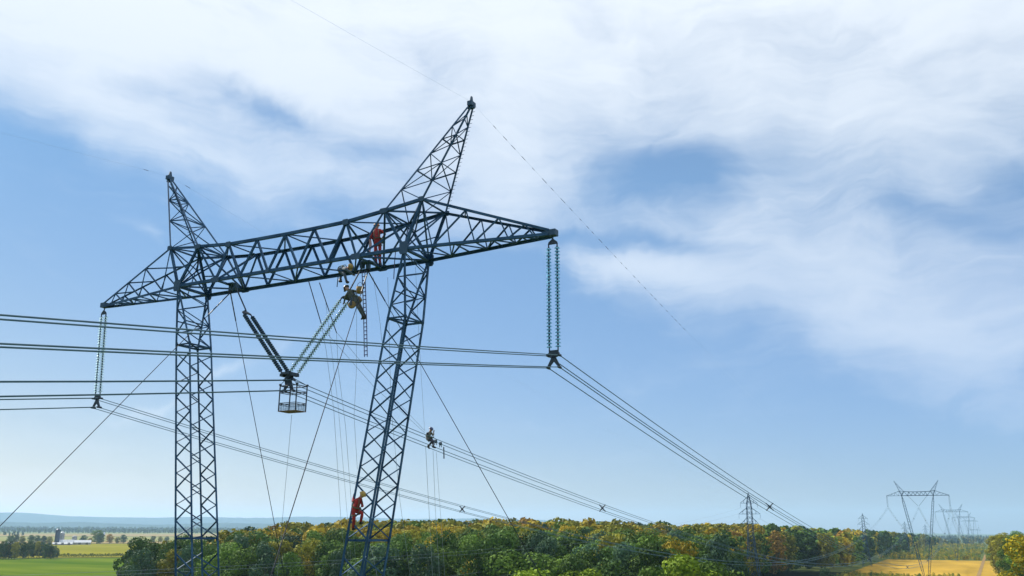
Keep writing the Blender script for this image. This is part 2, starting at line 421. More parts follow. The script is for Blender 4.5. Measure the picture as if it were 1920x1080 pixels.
def clamp(root_loc, label, o=.2285, name='conductor_clamp', group='conductor clamps of the nearest pylon', up=.3):
    """four-way suspension clamp: top plate, splayed arms, four shoes"""
    root = empty(name, root_loc, label, 'clamp', group); m = MB()
    m.plate([(-o,0,up), (o,0,up), (o*.9,0,up-.1), (.06,0,up-.16), (-.06,0,up-.16), (-o*.9,0,up-.1)], .06)
    m.plate([(-.07,0,up-.12),(.07,0,up-.12),(o+.05,0,-o+.02),(o-.05,0,-o+.02),(0,0,.0),(-o+.05,0,-o+.02),(-o-.05,0,-o+.02)], .06)
    m.build('arm_plate', FIT, root)
    for x in (-o, o):
        for z in (-o, o):
            q = MB(); q.lathe((x,0,z), [(.02,-.16),(.05,-.1),(.055,.1),(.02,.16)], (0,1,0), 6); q.tube([(x,0,z),(x*.92,0,z+ (.1 if z>0 else .09))], .03, 5); q.build('clamp_shoe', FIT, root)
    return root
ZB = 34.93                                          # bundle height at the pylon
istring((-TIPX,0,39.53), (-12.62,.12,35.32), (.34,0,0), 2, 'bright glass twin insulator string hanging from the left cross arm tip')
istring((TIPX,0,39.55), (TIPX,0,35.32), (.36,0,0), True, 'long glass twin insulator string hanging from the right cross arm tip')
istring((-2.84,0,38.47), (-.2,0,35.45), (0,.5,0), False, 'dark twin insulator string, left half of the central V')
istring((2.86,0,38.5), (.2,0,35.42), (0,.5,0), 2, 'bright glass twin insulator string, right half of the central V')
straight('hanger_rod', (-3.68,0,39.85), (-2.9,0,38.62), .035, FIT, 'dark rod holding the dark left half of the V string', 'rod', 'hanger rods of the V strings')
straight('hanger_rod', (3.68,0,39.85), (2.92,0,38.64), .035, FIT, 'dark rod above the grey climber holding the glass half of the V', 'rod', 'hanger rods of the V strings')
clamp((-12.62,.12,ZB), 'dark splayed clamp under the left glass insulator string')
clamp((TIPX,0,ZB), 'dark splayed clamp under the right glass insulator string')
vy = clamp((0,0,ZB), 'dark clamp where the V strings meet, above the basket', up=.5)
m = MB(); m.box((0,0,.5), (.5,.6,.1)); m.box((0,0,.38), (.2,.3,.2)); m.box((-.26,0,.44), (.16,.5,.12)); m.box((.26,0,.44), (.16,.5,.12)); m.build('yoke_block', FIT, vy)
NAMES = ['second', 'third', 'fourth', 'fifth', 'last']
for (y, z, lb), nm in zip(PY[:3], NAMES):
    g = 'insulator strings of the far guyed pylons'
    istring((-TIPX,y,39.5+z), (-TIPX,y,35.3+z), (.36,0,0), False, f'thin insulator string under the left arm of the {nm} guyed pylon', group=g, detail=False)
    istring((TIPX,y,39.5+z), (TIPX,y,35.3+z), (.36,0,0), False, f'thin insulator string under the right arm of the {nm} guyed pylon', group=g, detail=False)
    istring((-3.7,y,39.6+z), (-.2,y,35.45+z), (0,.5,0), False, f'left half of the V string of the {nm} guyed pylon', group=g, detail=False)
    istring((3.7,y,39.6+z), (.2,y,35.45+z), (0,.5,0), False, f'right half of the V string of the {nm} guyed pylon', group=g, detail=False)

# ------------------------------------------------------------------ conductors
SUP = [(-415, 0.)]+[(0, 0.)]+[(y, z) for y, z, _ in PY]
def wire_z(Y, base, sag, back=None):
    if Y < 0 and back: sag = back
    for (a, za), (b, zb) in zip(SUP, SUP[1:]):
        if a <= Y <= b:
            t = (Y-a)/(b-a); return base+za+(zb-za)*t-4*sag*t*(1-t)*((b-a)/415.)**2
def span_pts(fx, base, sag, y0=-415, y1=2130, dx=0, dz=0, nearx=0, back=None):
    pts = []; Y = y0
    while Y <= y1:
        pts.append(V((fx+dx+nearx*math.exp(-(Y/60.)**2), Y, wire_z(Y, base, sag, back)+dz)))
        st = 4 if abs(Y) < 90 else (10 if abs(Y) < 450 else 20)
        nxt = min([s for s, _ in SUP if s > Y+.01], default=1e9); Y = min(Y+st, nxt)
        if nxt > 1e8: break
    return pts
def spacer_mesh():
    m = MB(); o = .2285
    for s in (-1,1): m.tube([(-o,0,-o*s),(-o*.3,0,-o*.3*s),(o*.3,0,o*.3*s),(o,0,o*s)], [.028,.05,.05,.028], 6)
    for x in (-o,o):
        for z in (-o,o): m.lathe((x,0,z), [(.02,-.07),(.045,-.05),(.045,.05),(.02,.07)], (0,1,0), 6)
    m.lathe((0,0,0), [(.08,-.05),(.09,0),(.08,.05)], (0,1,0), 8)
    me = bpy.data.meshes.new('spacer'); me.from_pydata(m.v, [], m.f); me.materials.append(FIT); return me
SPM = spacer_mesh()
for fx, nx, bk, lb in ((-TIPX, .18, 15, 'bundle of four conductors held by the left cross arm string'), (0, 0, 16.3, 'bundle of four conductors at the centre carrying the seated worker and basket'), (TIPX, 0, 15.75, 'bundle of four conductors held by the right cross arm string, sweeping down right')):
    root = empty('conductor_bundle', (fx,0,ZB), lb, 'conductor', 'conductor bundles of the main line'); o = .2285
    for x in (-o,o):
        for z in (-o,o):
            m = MB(); m.tube([p-V((fx,0,ZB)) for p in span_pts(fx, ZB, 15, dx=x, dz=z, nearx=nx, back=bk)], .0185, 6); m.build('conductor', ALU, root)
    ys = [36.4, 93, 150, 210, 268, 325, 376]+[-60,-118]+[415+40+i*62 for i in range(6)]
    for Y in ys:
        s = link('spacer', SPM, root); s.location = (nx*math.exp(-(Y/60.)**2), Y, wire_z(Y, ZB, 15, bk)-ZB)
dm = MB(); dm.tube([(0,-.45,0),(0,.45,0)], .012, 5)
DASH = bpy.data.meshes.new('spiral_damper'); DASH.from_pydata(dm.v, [], dm.f); DASH.materials.append(DROPE)
for s, lb in ((-1,'thin pale earth wire over the left peak'), (1,'thin earth wire with dark spiral dashes from the right peak')):
    root = empty('earth_wire', (s*AP.x,0,AP.z), lb, 'earth wire', 'earth wires of the main line')
    m = MB(); m.tube([p-V((s*AP.x,0,AP.z)) for p in span_pts(s*AP.x, AP.z+.05, 15.5)], .0026, 5); m.build('strand', EARTH, root)
    for k in range(28 if s > 0 else 2):
        Y = (2+k*1.05+rnd.uniform(-.25,.25)) if s > 0 else (1.2+k*.2 if k < 1 else -1.5)
        a, b = wire_z(Y-.4, AP.z+.05, 15.5), wire_z(Y+.4, AP.z+.05, 15.5)
        d = link('spiral_damper', DASH, root); d.location = (0, Y, (a+b)/2-AP.z); d.rotation_euler = (math.atan2(b-a, .8),0,0); d.scale = (1, rnd.uniform(.25,.62), 1)

# ------------------------------------------------------------------ double circuit lattice pylons of the second line
def lattice_pylon():
    root = empty('lattice_tower', (0,0,0)); m = MB()
    Ht = 40.; prof = [(0,3.4),(9,2.4),(20,1.25),(25,1.05),(35.5,.85),(Ht,.12)]
    def hw(z):
        for (a, wa), (b, wb) in zip(prof, prof[1:]):
            if a <= z <= b: return wa+(wb-wa)*(z-a)/(b-a)
    c = lambda z, i, j: V((i*hw(z), j*hw(z), z))
    for i in (-1,1):
        for j in (-1,1):
            for (a, _), (b, _) in zip(prof, prof[1:]): m.angle(c(a,i,j), c(b,i,j), .2 if b <= 25 else .16, (-i,0,0))
    zs = [0,4.5,9,12.5,15.8,18,20,21.7,23.4,25,26.7,28.4,30.1,31.8,33.6,35.5,37.5,39.2]
    for q, (a, b) in enumerate(zip(zs, zs[1:])):
        for i in (-1,1):
            m.angle(c(a,-1,i), c(b,1,i), .09); m.angle(c(a,1,i), c(b,-1,i), .09); m.angle(c(a,i,-1), c(b,i,1), .09); m.angle(c(a,i,1), c(b,i,-1), .09)
    m.build('tower_body', STEEL, root)
    for z, a in ((36.3,3.2),(32.3,4.0),(28.8,3.1)):
        for s in (-1,1):
            q = MB(); t = V((s*a,0,z))
            for j in (-1,1):
                q.angle(c(z,s,j), t, .12); q.angle(c(z+2.2,s,j), t+V((0,0,.05)), .1)
                q.angle(c(z,s,j).lerp(t,.5), c(z+2.2,s,j).lerp(t,.5), .07)
            ar = q.build('cross_arm', STEEL, root)
            q = MB(); q.tube([t, t+V((0,0,-.3))], .03, 5)
            for k in range(9): q.lathe(t+V((0,0,-.35-k*.15)), [(.03,.05),(.13,.0),(.03,-.05)], n=6)
            q.build('insulator', DARKINS, ar)
    return root
lt = lattice_pylon(); G2 = 'double circuit towers of the second line'
T2 = [(-53,317,2.6), (-53,671,1.2), (-53,1040,-1.0), (-53,1400,-1.5)]
T2L = ['tall lattice tower with three pairs of arms rising from the woods', 'smaller lattice tower on the skyline, left of the second guyed pylon',
       'distant lattice tower seen through the left mast of the second guyed pylon', 'most distant lattice tower, left of the right mast of the second guyed pylon']
lt.location = T2[0]; tag(lt, T2L[0], 'lattice tower', G2)
for p, lb in zip(T2[1:], T2L[1:]): copy_thing(lt, p, lb, G2)
hts = [(s*a, z-1.75) for z, a in ((36.3,3.2),(32.3,4.0),(28.8,3.1)) for s in (-1,1)]
for hi, (hx, hz) in enumerate(hts):
    m = MB(); sup = [(-55,-8.4)]+[(p[1],p[2]) for p in T2]
    pts = []
    for (a, za), (b, zb) in zip(sup, sup[1:]):
        for k in range(24):
            t = k/24; pts.append(V((hx, a+(b-a)*t-317, hz+za+(zb-za)*t-4*(6 if a < 0 else 11)*t*(1-t)-2.6)))
    m.tube(pts, .014, 5); o = m.build('line_wire', LINEW); o.location = (-53,317,2.6)
    tag(o, f'thin wire of the second line, {["top","middle","bottom"][hi//2]} {["left","right"][hi%2]} arm of its lattice towers', 'wire', 'wires of the second line')

# ------------------------------------------------------------------ people
def skinmesh(name, verts, edges, radii, root_i, sub=1):
    me = bpy.data.meshes.new(name); me.from_pydata([tuple(v) for v in verts], edges, [])
    ob = bpy.data.objects.new(name, me); COL.objects.link(ob)
    sk = ob.modifiers.new('skin', 'SKIN'); sk.use_smooth_shade = True
    for i, sv in enumerate(me.skin_vertices[0].data):
        r = radii[i]; sv.radius = (r, r) if not isinstance(r, tuple) else r; sv.use_root = (i == root_i)
    if sub: ss = ob.modifiers.new('sub', 'SUBSURF'); ss.levels = sub; ss.render_levels = sub
    dg = bpy.context.evaluated_depsgraph_get(); ev = ob.evaluated_get(dg)
    out = bpy.data.meshes.new_from_object(ev); bpy.data.objects.remove(ob); return out
def perp(d, f):
    u = f-d*f.dot(d); return u.normalized() if u.length > 1e-3 else d.orthogonal().normalized()
def person(label, J, face, suit, helm, pants=None, bag=False, legsuit=None):
    """J: joints in world space; face: direction the person looks"""
    J = {k: V(v) for k, v in J.items()}; O = J['hip'].copy(); root = empty('person', O, label, 'person', 'line workers')
    J = {k: v-O for k, v in J.items()}; face = V(face).normalized()
    up = (J['head']-J['neck']).normalized(); fz = perp(up, face)
    neck, head = J['neck'], J['head']; waist = J['hip'].lerp(neck, .38); chest = J['hip'].lerp(neck, .74)
    vs, rs, es, nm = [], [], [], {}
    def a(k, p, r, par=None):
        nm[k] = len(vs); vs.append(V(p)); rs.append(r)
        if par: es.append((nm[par], nm[k]))
    a('hip', J['hip'], (.15,.115)); a('waist', waist, (.138,.108), 'hip'); a('chest', chest, (.16,.125), 'waist'); a('neck', neck, .062, 'chest')
    a('jaw', head-up*.06+fz*.025, .07, 'neck'); a('head', head+up*.02, .095, 'jaw'); a('crown', head+up*.095, .07, 'head')
    a('nose', head-up*.01+fz*.118, .014, 'head')
    sd = up.cross(fz)
    for e_, s in (('earL',-1),('earR',1)): a(e_, head-up*.01+sd*s*.1, .022, 'head')
    for s in 'LR':
        a('sh'+s, J['sh'+s], .074, 'chest'); a('ua'+s, J['sh'+s].lerp(J['el'+s],.5), .056, 'sh'+s); a('el'+s, J['el'+s], .055, 'ua'+s); a('fa'+s, J['el'+s].lerp(J['wr'+s],.45), .052, 'el'+s); a('wr'+s, J['wr'+s], .036, 'fa'+s)
        a('hp'+s, J['hp'+s], .098, 'hip'); a('th'+s, J['hp'+s].lerp(J['kn'+s],.5), .08, 'hp'+s); a('kn'+s, J['kn'+s], .07, 'th'+s); a('ca'+s, J['kn'+s].lerp(J['an'+s],.4), .068, 'kn'+s); a('an'+s, J['an'+s], .048, 'ca'+s)
    me = skinmesh('body', vs, es, rs, 0)
    me.materials.clear(); me.materials.append(suit); me.materials.append(SKIN); me.materials.append(legsuit or suit)
    legk = [nm[k+s] for k in ('th','kn','ca','an') for s in 'LR']; skk = [nm[k] for k in ('jaw','head','crown','nose','earL','earR')]
    P = [vs[i] for i in range(len(vs))]
    for f in me.polygons:
        c = f.center; i = min(range(len(P)), key=lambda q: (P[q]-c).length_squared)
        f.material_index = 1 if i in skk else (2 if i in legk else 0); f.use_smooth = True
    body = link('body', me, root)
    # face
    for s in (-1,1):
        m = MB(); m.lathe(head+fz*.088+sd*s*.035+up*.02, [(.004,-.012),(.014,-.004),(.014,.004),(.004,.012)], fz, 8); m.build('eye', EYE, body, True)
    m = MB(); m.tube([head-up*.062+fz*.095-sd*.025, head-up*.066+fz*.1, head-up*.062+fz*.095+sd*.025], .007, 5); m.build('mouth', LIP, body)
    # helmet: dome, brim, ridge
    m = MB(); prof = [(.132,.0),(.13,.02),(.119,.052),(.096,.083),(.06,.105),(.02,.114)]
    m.lathe(head+up*.045, prof, up, 14); m.lathe(head+up*.045, [(.12,-.008),(.148,-.004),(.148,.006),(.12,.012)], up, 14)
    m.plate([head+up*.043+fz*.1+sd*.09, head+up*.036+fz*.2+sd*.05, head+up*.036+fz*.2-sd*.05, head+up*.043+fz*.1-sd*.09], .01)
    m.build('helmet', helm, root, False)
    # gloves: palm, four fingers of different lengths, thumb from the side
    for s in 'LR':
        w = J['wr'+s]; d = (w-J['el'+s]).normalized(); n_ = perp(d, J.get('palm'+s, face)); t = d.cross(n_)*(1 if s == 'L' else -1)
        hv, hr, he = [w-d*.02, w+d*.035, w+d*.075], [.036, (.042,.022), (.042,.02)], [(0,1),(1,2)]
        for q, ln in enumerate((.062,.072,.068,.052)):
            b = w+d*.082+t*(.033-.022*q); k = len(hv)
            hv += [b, b+d*ln*.45+n_*.008, b+d*ln*.72+n_*.03, b+d*ln*.74+n_*.055]; hr += [.0105,.010,.009,.0075]; he += [(2,k),(k,k+1),(k+1,k+2),(k+2,k+3)]
        k = len(hv); b = w+d*.028+t*.038
        hv += [b, b+t*.024+d*.022+n_*.012, b+t*.026+d*.048+n_*.03]; hr += [.014,.012,.009]; he += [(1,k),(k,k+1),(k+1,k+2)]
        gm = skinmesh('glove', hv, he, hr, 0); gm.materials.clear(); gm.materials.append(GLOVE); link('glove', gm, root)
    # boots
    for s in 'LR':
        an, kn = J['an'+s], J['kn'+s]; sh = (an-kn).normalized(); td = perp(sh, J.get('toe'+s, face))
        bm_ = skinmesh('boot', [an-sh*.1, an+sh*.02, an+sh*.075-td*.04, an+sh*.075+td*.08, an+sh*.085+td*.17], [(0,1),(1,2),(1,3),(3,4)], [.062,.055,.045,.05,.04], 0)
        bm_.materials.clear(); bm_.materials.append(BOOT); link('boot', bm_, root)
    # harness: belt, shoulder straps, leg loops, tool pouch
    m = MB(); ax = (neck-J['hip']).normalized(); lat = (J['shR']-J['shL']); lat = (lat-ax*lat.dot(ax)).normalized(); fr = lat.cross(ax)
    ring = lambda c, ra, rb, u, v: [c+u*math.cos(q*math.pi/6)*ra+v*math.sin(q*math.pi/6)*rb for q in range(13)]
    m.tube(ring(J['hip']+ax*.1, .185, .15, lat, fr), .024, 5)
    for s in (-1,1):
        m.tube([J['hip']+ax*.12+fr*.15+lat*s*.1, chest+fr*.155+lat*s*.1, neck.lerp(J['sh'+('R' if s>0 else 'L')],.5)+ax*.06, chest-fr*.155+lat*s*.07, J['hip']+ax*.12-fr*.15+lat*s*.07], .018, 5)
    for s in 'LR':
        d = (J['kn'+s]-J['hp'+s]).normalized(); u = d.orthogonal().normalized(); m.tube(ring(J['hp'+s]+d*.16, .105, .105, u, d.cross(u)), .018, 5)
    m.build('harness', WEB, root)
    m = MB(); m.lathe(J['hip']+ax*.0+lat*.2, [(.06,-.14),(.085,-.1),(.09,.08),(.07,.1)], ax, 8); m.build('tool_pouch', CANVAS if bag else WEB, root, True)
    return root
def jpx(Y, **k):                     # joints surveyed on the plane Y (last value: offset towards the far side)
    out = {}
    for n_, q in k.items(): out[n_] = ony(q[0], q[1], Y+(q[2] if len(q) > 2 else 0))
    return out
# lineman standing on the far chord of the bridge
person('worker in red coverall standing upright inside the bridge truss',
  jpx(.62, head=(706,424.5), neck=(705.5,431), shL=(699,433.5,-.05), shR=(713,431.5,.1), elL=(694.8,444,-.15), wrL=(701.5,450,.08), elR=(722.5,438.5,.1), wrR=(716.5,447.5,.25),
      hip=(708,452), hpL=(704.5,454,-.06), hpR=(712,453,.06), knL=(703.5,476,.0), knR=(712.5,476,.1), anL=(706,497.5,.15), anR=(712,496.5,.2)),
  (-.7,.75,-.1), REDSUIT, ORHELM)
# climber at the head of the right V string
person('worker in grey-green coverall reaching from the rope ladder to the bright insulator string',
  jpx(-.22, head=(650.5,540.5), neck=(655,544.5), shL=(652.5,549,-.12), shR=(662.5,545.5,.12), elL=(647.5,556,-.1), wrL=(645.5,566,.1), elR=(672,546.5,.1), wrR=(679,541,.22),
      hip=(666.5,562), hpL=(664,564,-.1), hpR=(669.5,562.5,.1), knL=(673.5,579,-.12), knR=(677,577,.12), anL=(681,593,.1), anR=(684.5,592,.25)),
  (-.9,.2,-.5), GREYSUIT, DARKHELM, bag=True)
# lineman astride the bottom chord
person('worker in blue-grey coverall with yellow helmet bent low over the bottom chord of the bridge',
  jpx(.75, head=(656,500.5,-.15), neck=(651,503,-.12), shL=(648.5,504.5,-.3), shR=(650,502,.1), elL=(656,510.5,-.3), wrL=(661.5,514,-.1), elR=(659,506.5,.15), wrR=(665,510,.16),
      hip=(637.5,505.5,.1), hpL=(638,508,.0), hpR=(637,506,.2), knL=(646,514.5,-.25), knR=(640,516,.4), anL=(650,528,-.2), anR=(637,526,.3)),
  (.8,-.2,-.4), BLUEGREY, YELHELM)
# climber on the right mast
person('worker in red coverall and yellow helmet climbing the right mast',
  jpx(-.92, head=(679,928.5), neck=(674.5,934.5), shL=(668.5,937,-.1), shR=(677,937.5,.15), elL=(661.5,940,.05), wrL=(663.5,929.5,.28), elR=(680,950,.1), wrR=(678,944,.32),
      hip=(665.5,955), hpL=(662.5,958,-.06), hpR=(668.5,957.5,.06), knL=(664,974,.0), knR=(679.5,962,.1), anL=(662,991,.3), anR=(676,979.5,.3)),
  (.35,.75,.55), REDSUIT, YELHELM, bag=False)
# worker sitting on the bundle
person('worker in pale suit and blue helmet seated on the centre conductor bundle',
  jpx(11.36, head=(807.5,806), neck=(805.8,810.5), shL=(802.3,812.5,-.1), shR=(808.5,811.8,.1), elL=(802.5,819,-.12), wrL=(809.5,819.5,.1), elR=(812.5,816.5,.15), wrR=(813,810.5,.3),
      hip=(802.5,822), hpL=(801,823,-.1), hpR=(804.5,823.5,.1), knL=(811.5,827,-.15), knR=(812,825.5,.22), anL=(803.5,835.5,-.2), anR=(812,836.5,.1)),
  (.75,.55,-.1), TANSUIT, BLUEHELM, legsuit=DARKPANT)

# ------------------------------------------------------------------ basket, ladder, bags, tools
def basket():
    c = V((.29, 0, 33.78)); root = empty('work_basket', c, 'small open work basket hanging from the centre conductor clamp', 'basket')
    sx, sy, h = .47, .33, 1.12
    for i in (-1,1):
        for j in (-1,1): m = MB(); m.tube([(i*sx,j*sy,0),(i*sx,j*sy,h)], .028, 6); m.lathe((i*sx,j*sy,h), [(.03,-.03),(.07,0),(.05,.05)], n=8); m.build('post', FIT, root)
    for z in (.27,.33,.78,.84,1.08):
        m = MB(); 
        m.tube([(-sx,-sy,z),(sx,-sy,z),(sx,sy,z),(-sx,sy,z),(-sx,-sy,z)], .017 if z != 1.08 else .022, 5); m.build('rail', FIT, root)
    m = MB(); m.box((0,0,-.02), (2*sx+.04,2*sy+.04,.03)); m.build('floor_board', PLYW, root)
    m = MB()
    for z in (.04,.1,.16,.22): m.tube([(-sx,-sy,z),(sx,-sy,z),(sx,sy,z),(-sx,sy,z),(-sx,-sy,z)], .006, 4)
    for q in range(8):
        x = -sx+2*sx*q/7; y = -sy+2*sy*q/7
        for j in (-1,1): m.tube([(x,j*sy,0),(x,j*sy,.27)], .006, 4); m.tube([(j*sx,y,0),(j*sx,y,.27)], .006, 4)
    m.build('kick_screen', MESHB, root)
    m = MB()
    for i, j in ((-1,-1),(1,-1),(1,1),(-1,1)): m.tube([(i*sx,j*sy,h), V((-.29,0,h+.45)).lerp(V((i*sx,j*sy,h)), .12)], .014, 5)
    m.tube([(-.29-.25,0,h+.36),(-.45,0,h)], .03, 5); m.build('hanger', FIT, root)
basket()
def tube_thing(name, pts, r, m, label, cat, group=None, n=5):
    p0 = V(pts[0]); q = MB(); q.tube([V(p)-p0 for p in pts], r, n); o = q.build(name, m); o.location = p0; tag(o, label, cat, group); return o
# rope ladder
A, B = ony(681.5,508,.3), ony(686,669,.3); root = empty('rope_ladder', A, 'violet rope ladder hanging from the bridge beside the grey climber', 'ladder'); m = MB()
d = B-A
for s in (-.075,.075): m.tube([V((s,0,0)), d*.5+V((s*1.0+.02,0,0)), d+V((s,0,0))], .021, 5)
m.build('side_rope', LADR, root); 
for k in range(22):
    m = MB(); q = d*((k+.5)/22); m.tube([q+V((-.085+.01,0,0)), q+V((.085+.01,0,0))], .02, 5); m.build('rung', LADR, root)
def sack(c, r, h, label, m):
    root = empty('tool_bucket', c, label, 'bucket', 'canvas tool buckets'); q = MB(); q.lathe((0,0,0), [(r*.5,-h),(r*.85,-h*.95),(r*.95,-h*.4),(r,0),(r*.85,0),(r*.8,-h*.5)], n=12); q.build('bag_body', m, root, True)
    q = MB(); q.tube([(-r,0,0),(-r*.7,0,h*.5),(0,0,h*.75),(r*.7,0,h*.5),(r,0,0)], .012, 5); q.build('handle', WEB, root)
sack(ony(674.5,538,-.1), .15, .3, 'tan canvas tool bucket hanging on the rope ladder above the climber', CANVAS)
# pulley under the climber
c = ony(659.8,571.5,-.45); root = empty('pulley_block', c, 'round yellowish pulley block hanging under the grey climber', 'pulley'); m = MB(); m.lathe((0,0,0), [(.05,-.06),(.15,-.055),(.17,-.02),(.17,.02),(.15,.055),(.05,.06)], (.4,-.9,.15), 16); m.build('sheave', CANVAS, root, True)
m = MB(); m.plate([(-.05,-.08,-.05),(.05,-.08,-.05),(.04,-.06,.3),(-.04,-.06,.3)], .03); m.tube([(0,-.03,.28),(.03,0,.45),(.1,.1,.5)], .012, 5); m.build('hook', FIT, root)
# pale cloth strip and hanging tools on the bridge
A = ony(694.5,449,.5); root = empty('sling_cloth', A, 'pale pink cloth sling hanging behind the standing red worker', 'sling'); m = MB()
pr = [ony(x,y,.5)-A for x, y in ((692,448),(696,450),(697,458),(693.5,476),(691,474),(692.5,458))]; m.plate(pr, .03); m.build('cloth_strip', PINK, root)
tube_thing('tool_rod', [ony(742.5,463,.3), ony(740,490,.3), ony(738.3,523,.3)], .02, LADR, 'violet hot stick hanging from the bridge beside the right mast', 'tool rod', 'tools hung on the pylon')
tube_thing('tool_rod', [ony(634,519,.8), ony(633,528,.8), ony(632,538,.8)], .022, DROPE, 'short dark tool rod dangling left of the bent worker', 'tool rod', 'tools hung on the pylon')
tube_thing('tool_rod', [ony(637,518,.8), ony(640,524,.8), ony(640,528,.8)], [.015,.03,.03], DROPE, 'short dark hook dangling just right of the dark tool rod', 'tool rod', 'tools hung on the pylon')
tube_thing('tool_rod', [ony(832,838,14), ony(832.3,848,14), ony(832.5,860,14)], .035, DROPE, 'dark tool rod hanging from the conductors right of the seated worker', 'tool rod', 'tools hung on the pylon')
for (x, y, lb) in ((817,827.5,'dark roller clipped on the upper conductor next to the seated worker'), (826,832,'dark roller on the upper conductor, further from the seated worker')):
    c = ony(x,y,12.6 if x < 820 else 13.5); root = empty('roller', c, lb, 'roller', 'rollers on the centre bundle'); m = MB(); m.lathe((0,0,0), [(.05,-.05),(.11,-.04),(.08,0),(.11,.04),(.05,.05)], (1,0,0), 10); m.build('wheel', FIT, root)
    m = MB(); m.plate([(-.06,0,0),(-.06,.03,-.2),(-.06,-.03,-.2)], .02); m.plate([(.06,0,0),(.06,.03,-.2),(.06,-.03,-.2)], .02); m.build('side_plate', FIT, root)
# ropes
GR = 'ropes hung from the pylon'
def rope(pts, r, m, label): tube_thing('rope', pts, r, m, label, 'rope', GR, 4)
rope([ony(579,528,.9), ony(603,609,1.2), ony(612,660,2), ony(626,770,4), ony(640,985,9), ony(652,1080,12)], .0085, ROPE, 'pale hand line falling past the left of the bright insulator string')
rope([ony(579,528,.8), ony(603,609,1.1)], .022, DROPE, 'dark insulated stick slanting from the bridge, left of the other')
rope([ony(599,530,.9), ony(616,580,1.), ony(631,624,1.2)], .022, DROPE, 'dark insulated stick slanting from the bridge, ending in a black clamp')
rope([ony(631,624,1.2), ony(634,690,2), ony(648,800,4), ony(662,985,8), ony(668,1080,10)], .008, ROPE, 'pale rope hanging from the black clamp of the slanting stick')
rope([ony(610,560,.9), ony(634,760,4.5), ony(651,965,9), ony(660,1080,11)], .007, ROPE, 'thin pale rope close to the hand line')
rope([ony(547,778,.0), ony(538,880,1), ony(528,990,2), ony(520,1080,3)], .008, ROPE, 'thin tag line hanging from the work basket to the woods')
rope([ony(632,624,1.2), ony(703,709,5), ony(797,808,11.1)], .008, ROPE, 'upper of two thin ropes running to the seated worker')
rope([ony(600,610,1.2), ony(700,724,5), ony(797,812,11.1)], .008, ROPE, 'lower of two thin ropes running to the seated worker')
rope([ony(779,500,.9), ony(786,640,4), ony(796,806,11.2)], .007, ROPE, 'thin rope from the right mast head straight down to the seated worker')
rope([ony(798,837,11.3), ony(804,950,13), ony(811,1080,15)], .010, ROPE, 'leftmost rope hanging below the seated worker')
rope([ony(812,845,12), ony(816,950,14), ony(824,1080,16)], .009, ROPE, 'middle rope hanging below the seated worker')
rope([ony(818,848,12.4), ony(825,950,14), ony(834,1080,16)], .008, ROPE, 'rightmost rope hanging below the seated worker')
rope([ony(727,520,.9), ony(733,760,5), ony(750,940,9), ony(769,1080,12)], .008, ROPE, 'pale rope coming out low on the right of the right mast')
rope([ony(669,560,.4), ony(668,700,.8), ony(664,780,1.5), ony(670,880,3)], .007, ROPE, 'thin pale rope falling below the climber to the right mast')
rope([ony(700,520,.9), ony(712,600,1.6), ony(716,640,2.4)], .007, ROPE, 'thin pale rope end just left of the right mast head')
rope([ony(690,1010,1.5), ony(700,1045,2), ony(707,1080,2.4)], .011, ROPE, 'pale rope inside the foot of the right mast')

# ------------------------------------------------------------------ light and sky
SAZ, SEL = R(82), R(38)                 # sun: to the left of the line, beyond the pylon
SUN = V((-math.sin(SAZ)*math.cos(SEL), math.cos(SAZ)*math.cos(SEL), math.sin(SEL)))
sl = bpy.data.lights.new('sun', 'SUN'); sl.energy = 5.0; sl.angle = R(.53); sl.color = (1,.94,.84)
so = bpy.data.objects.new('sun', sl); COL.objects.link(so); so.location = (0,0,300); so.rotation_mode = 'QUATERNION'; so.rotation_quaternion = SUN.to_track_quat('Z', 'Y')
w = bpy.data.worlds.new('World'); scn.world = w; w.use_nodes = True; wn, wl = w.node_tree.nodes, w.node_tree.links
bg = wn['Background']; sky = wn.new('ShaderNodeTexSky'); sky.sky_type = 'NISHITA'; sky.sun_disc = False
sky.sun_elevation = SEL; sky.sun_rotation = -SAZ; sky.air_density = 1.0; sky.dust_density = .3; sky.ozone_density = 1.0
def mth(op, a, b=None, c=None, clamp=False):
    n = wn.new('ShaderNodeMath'); n.operation = op; n.use_clamp = clamp
    for i, q in enumerate((a, b, c)):
        if q is None: continue
        if isinstance(q, (int, float)): n.inputs[i].default_value = q
        else: wl.new(q, n.inputs[i])
    return n.outputs[0]
tc = wn.new('ShaderNodeTexCoord'); sp = wn.new('ShaderNodeSeparateXYZ'); wl.new(tc.outputs['Generated'], sp.inputs[0])
az = mth('MULTIPLY', mth('ARCTAN2', sp.outputs[0], sp.outputs[1]), 57.29578); el = mth('MULTIPLY', mth('ARCSINE', sp.outputs[2]), 57.29578)
cb = wn.new('ShaderNodeCombineXYZ'); wl.new(az, cb.inputs[0]); wl.new(el, cb.inputs[1])
def noise_tex(vec, sc, det, rough, dist, lac=2.):
    n = wn.new('ShaderNodeTexNoise'); n.inputs['Scale'].default_value = sc; n.inputs['Detail'].default_value = det; n.inputs['Roughness'].default_value = rough
    n.inputs['Distortion'].default_value = dist; n.inputs['Lacunarity'].default_value = lac; wl.new(vec, n.inputs['Vector']); return n
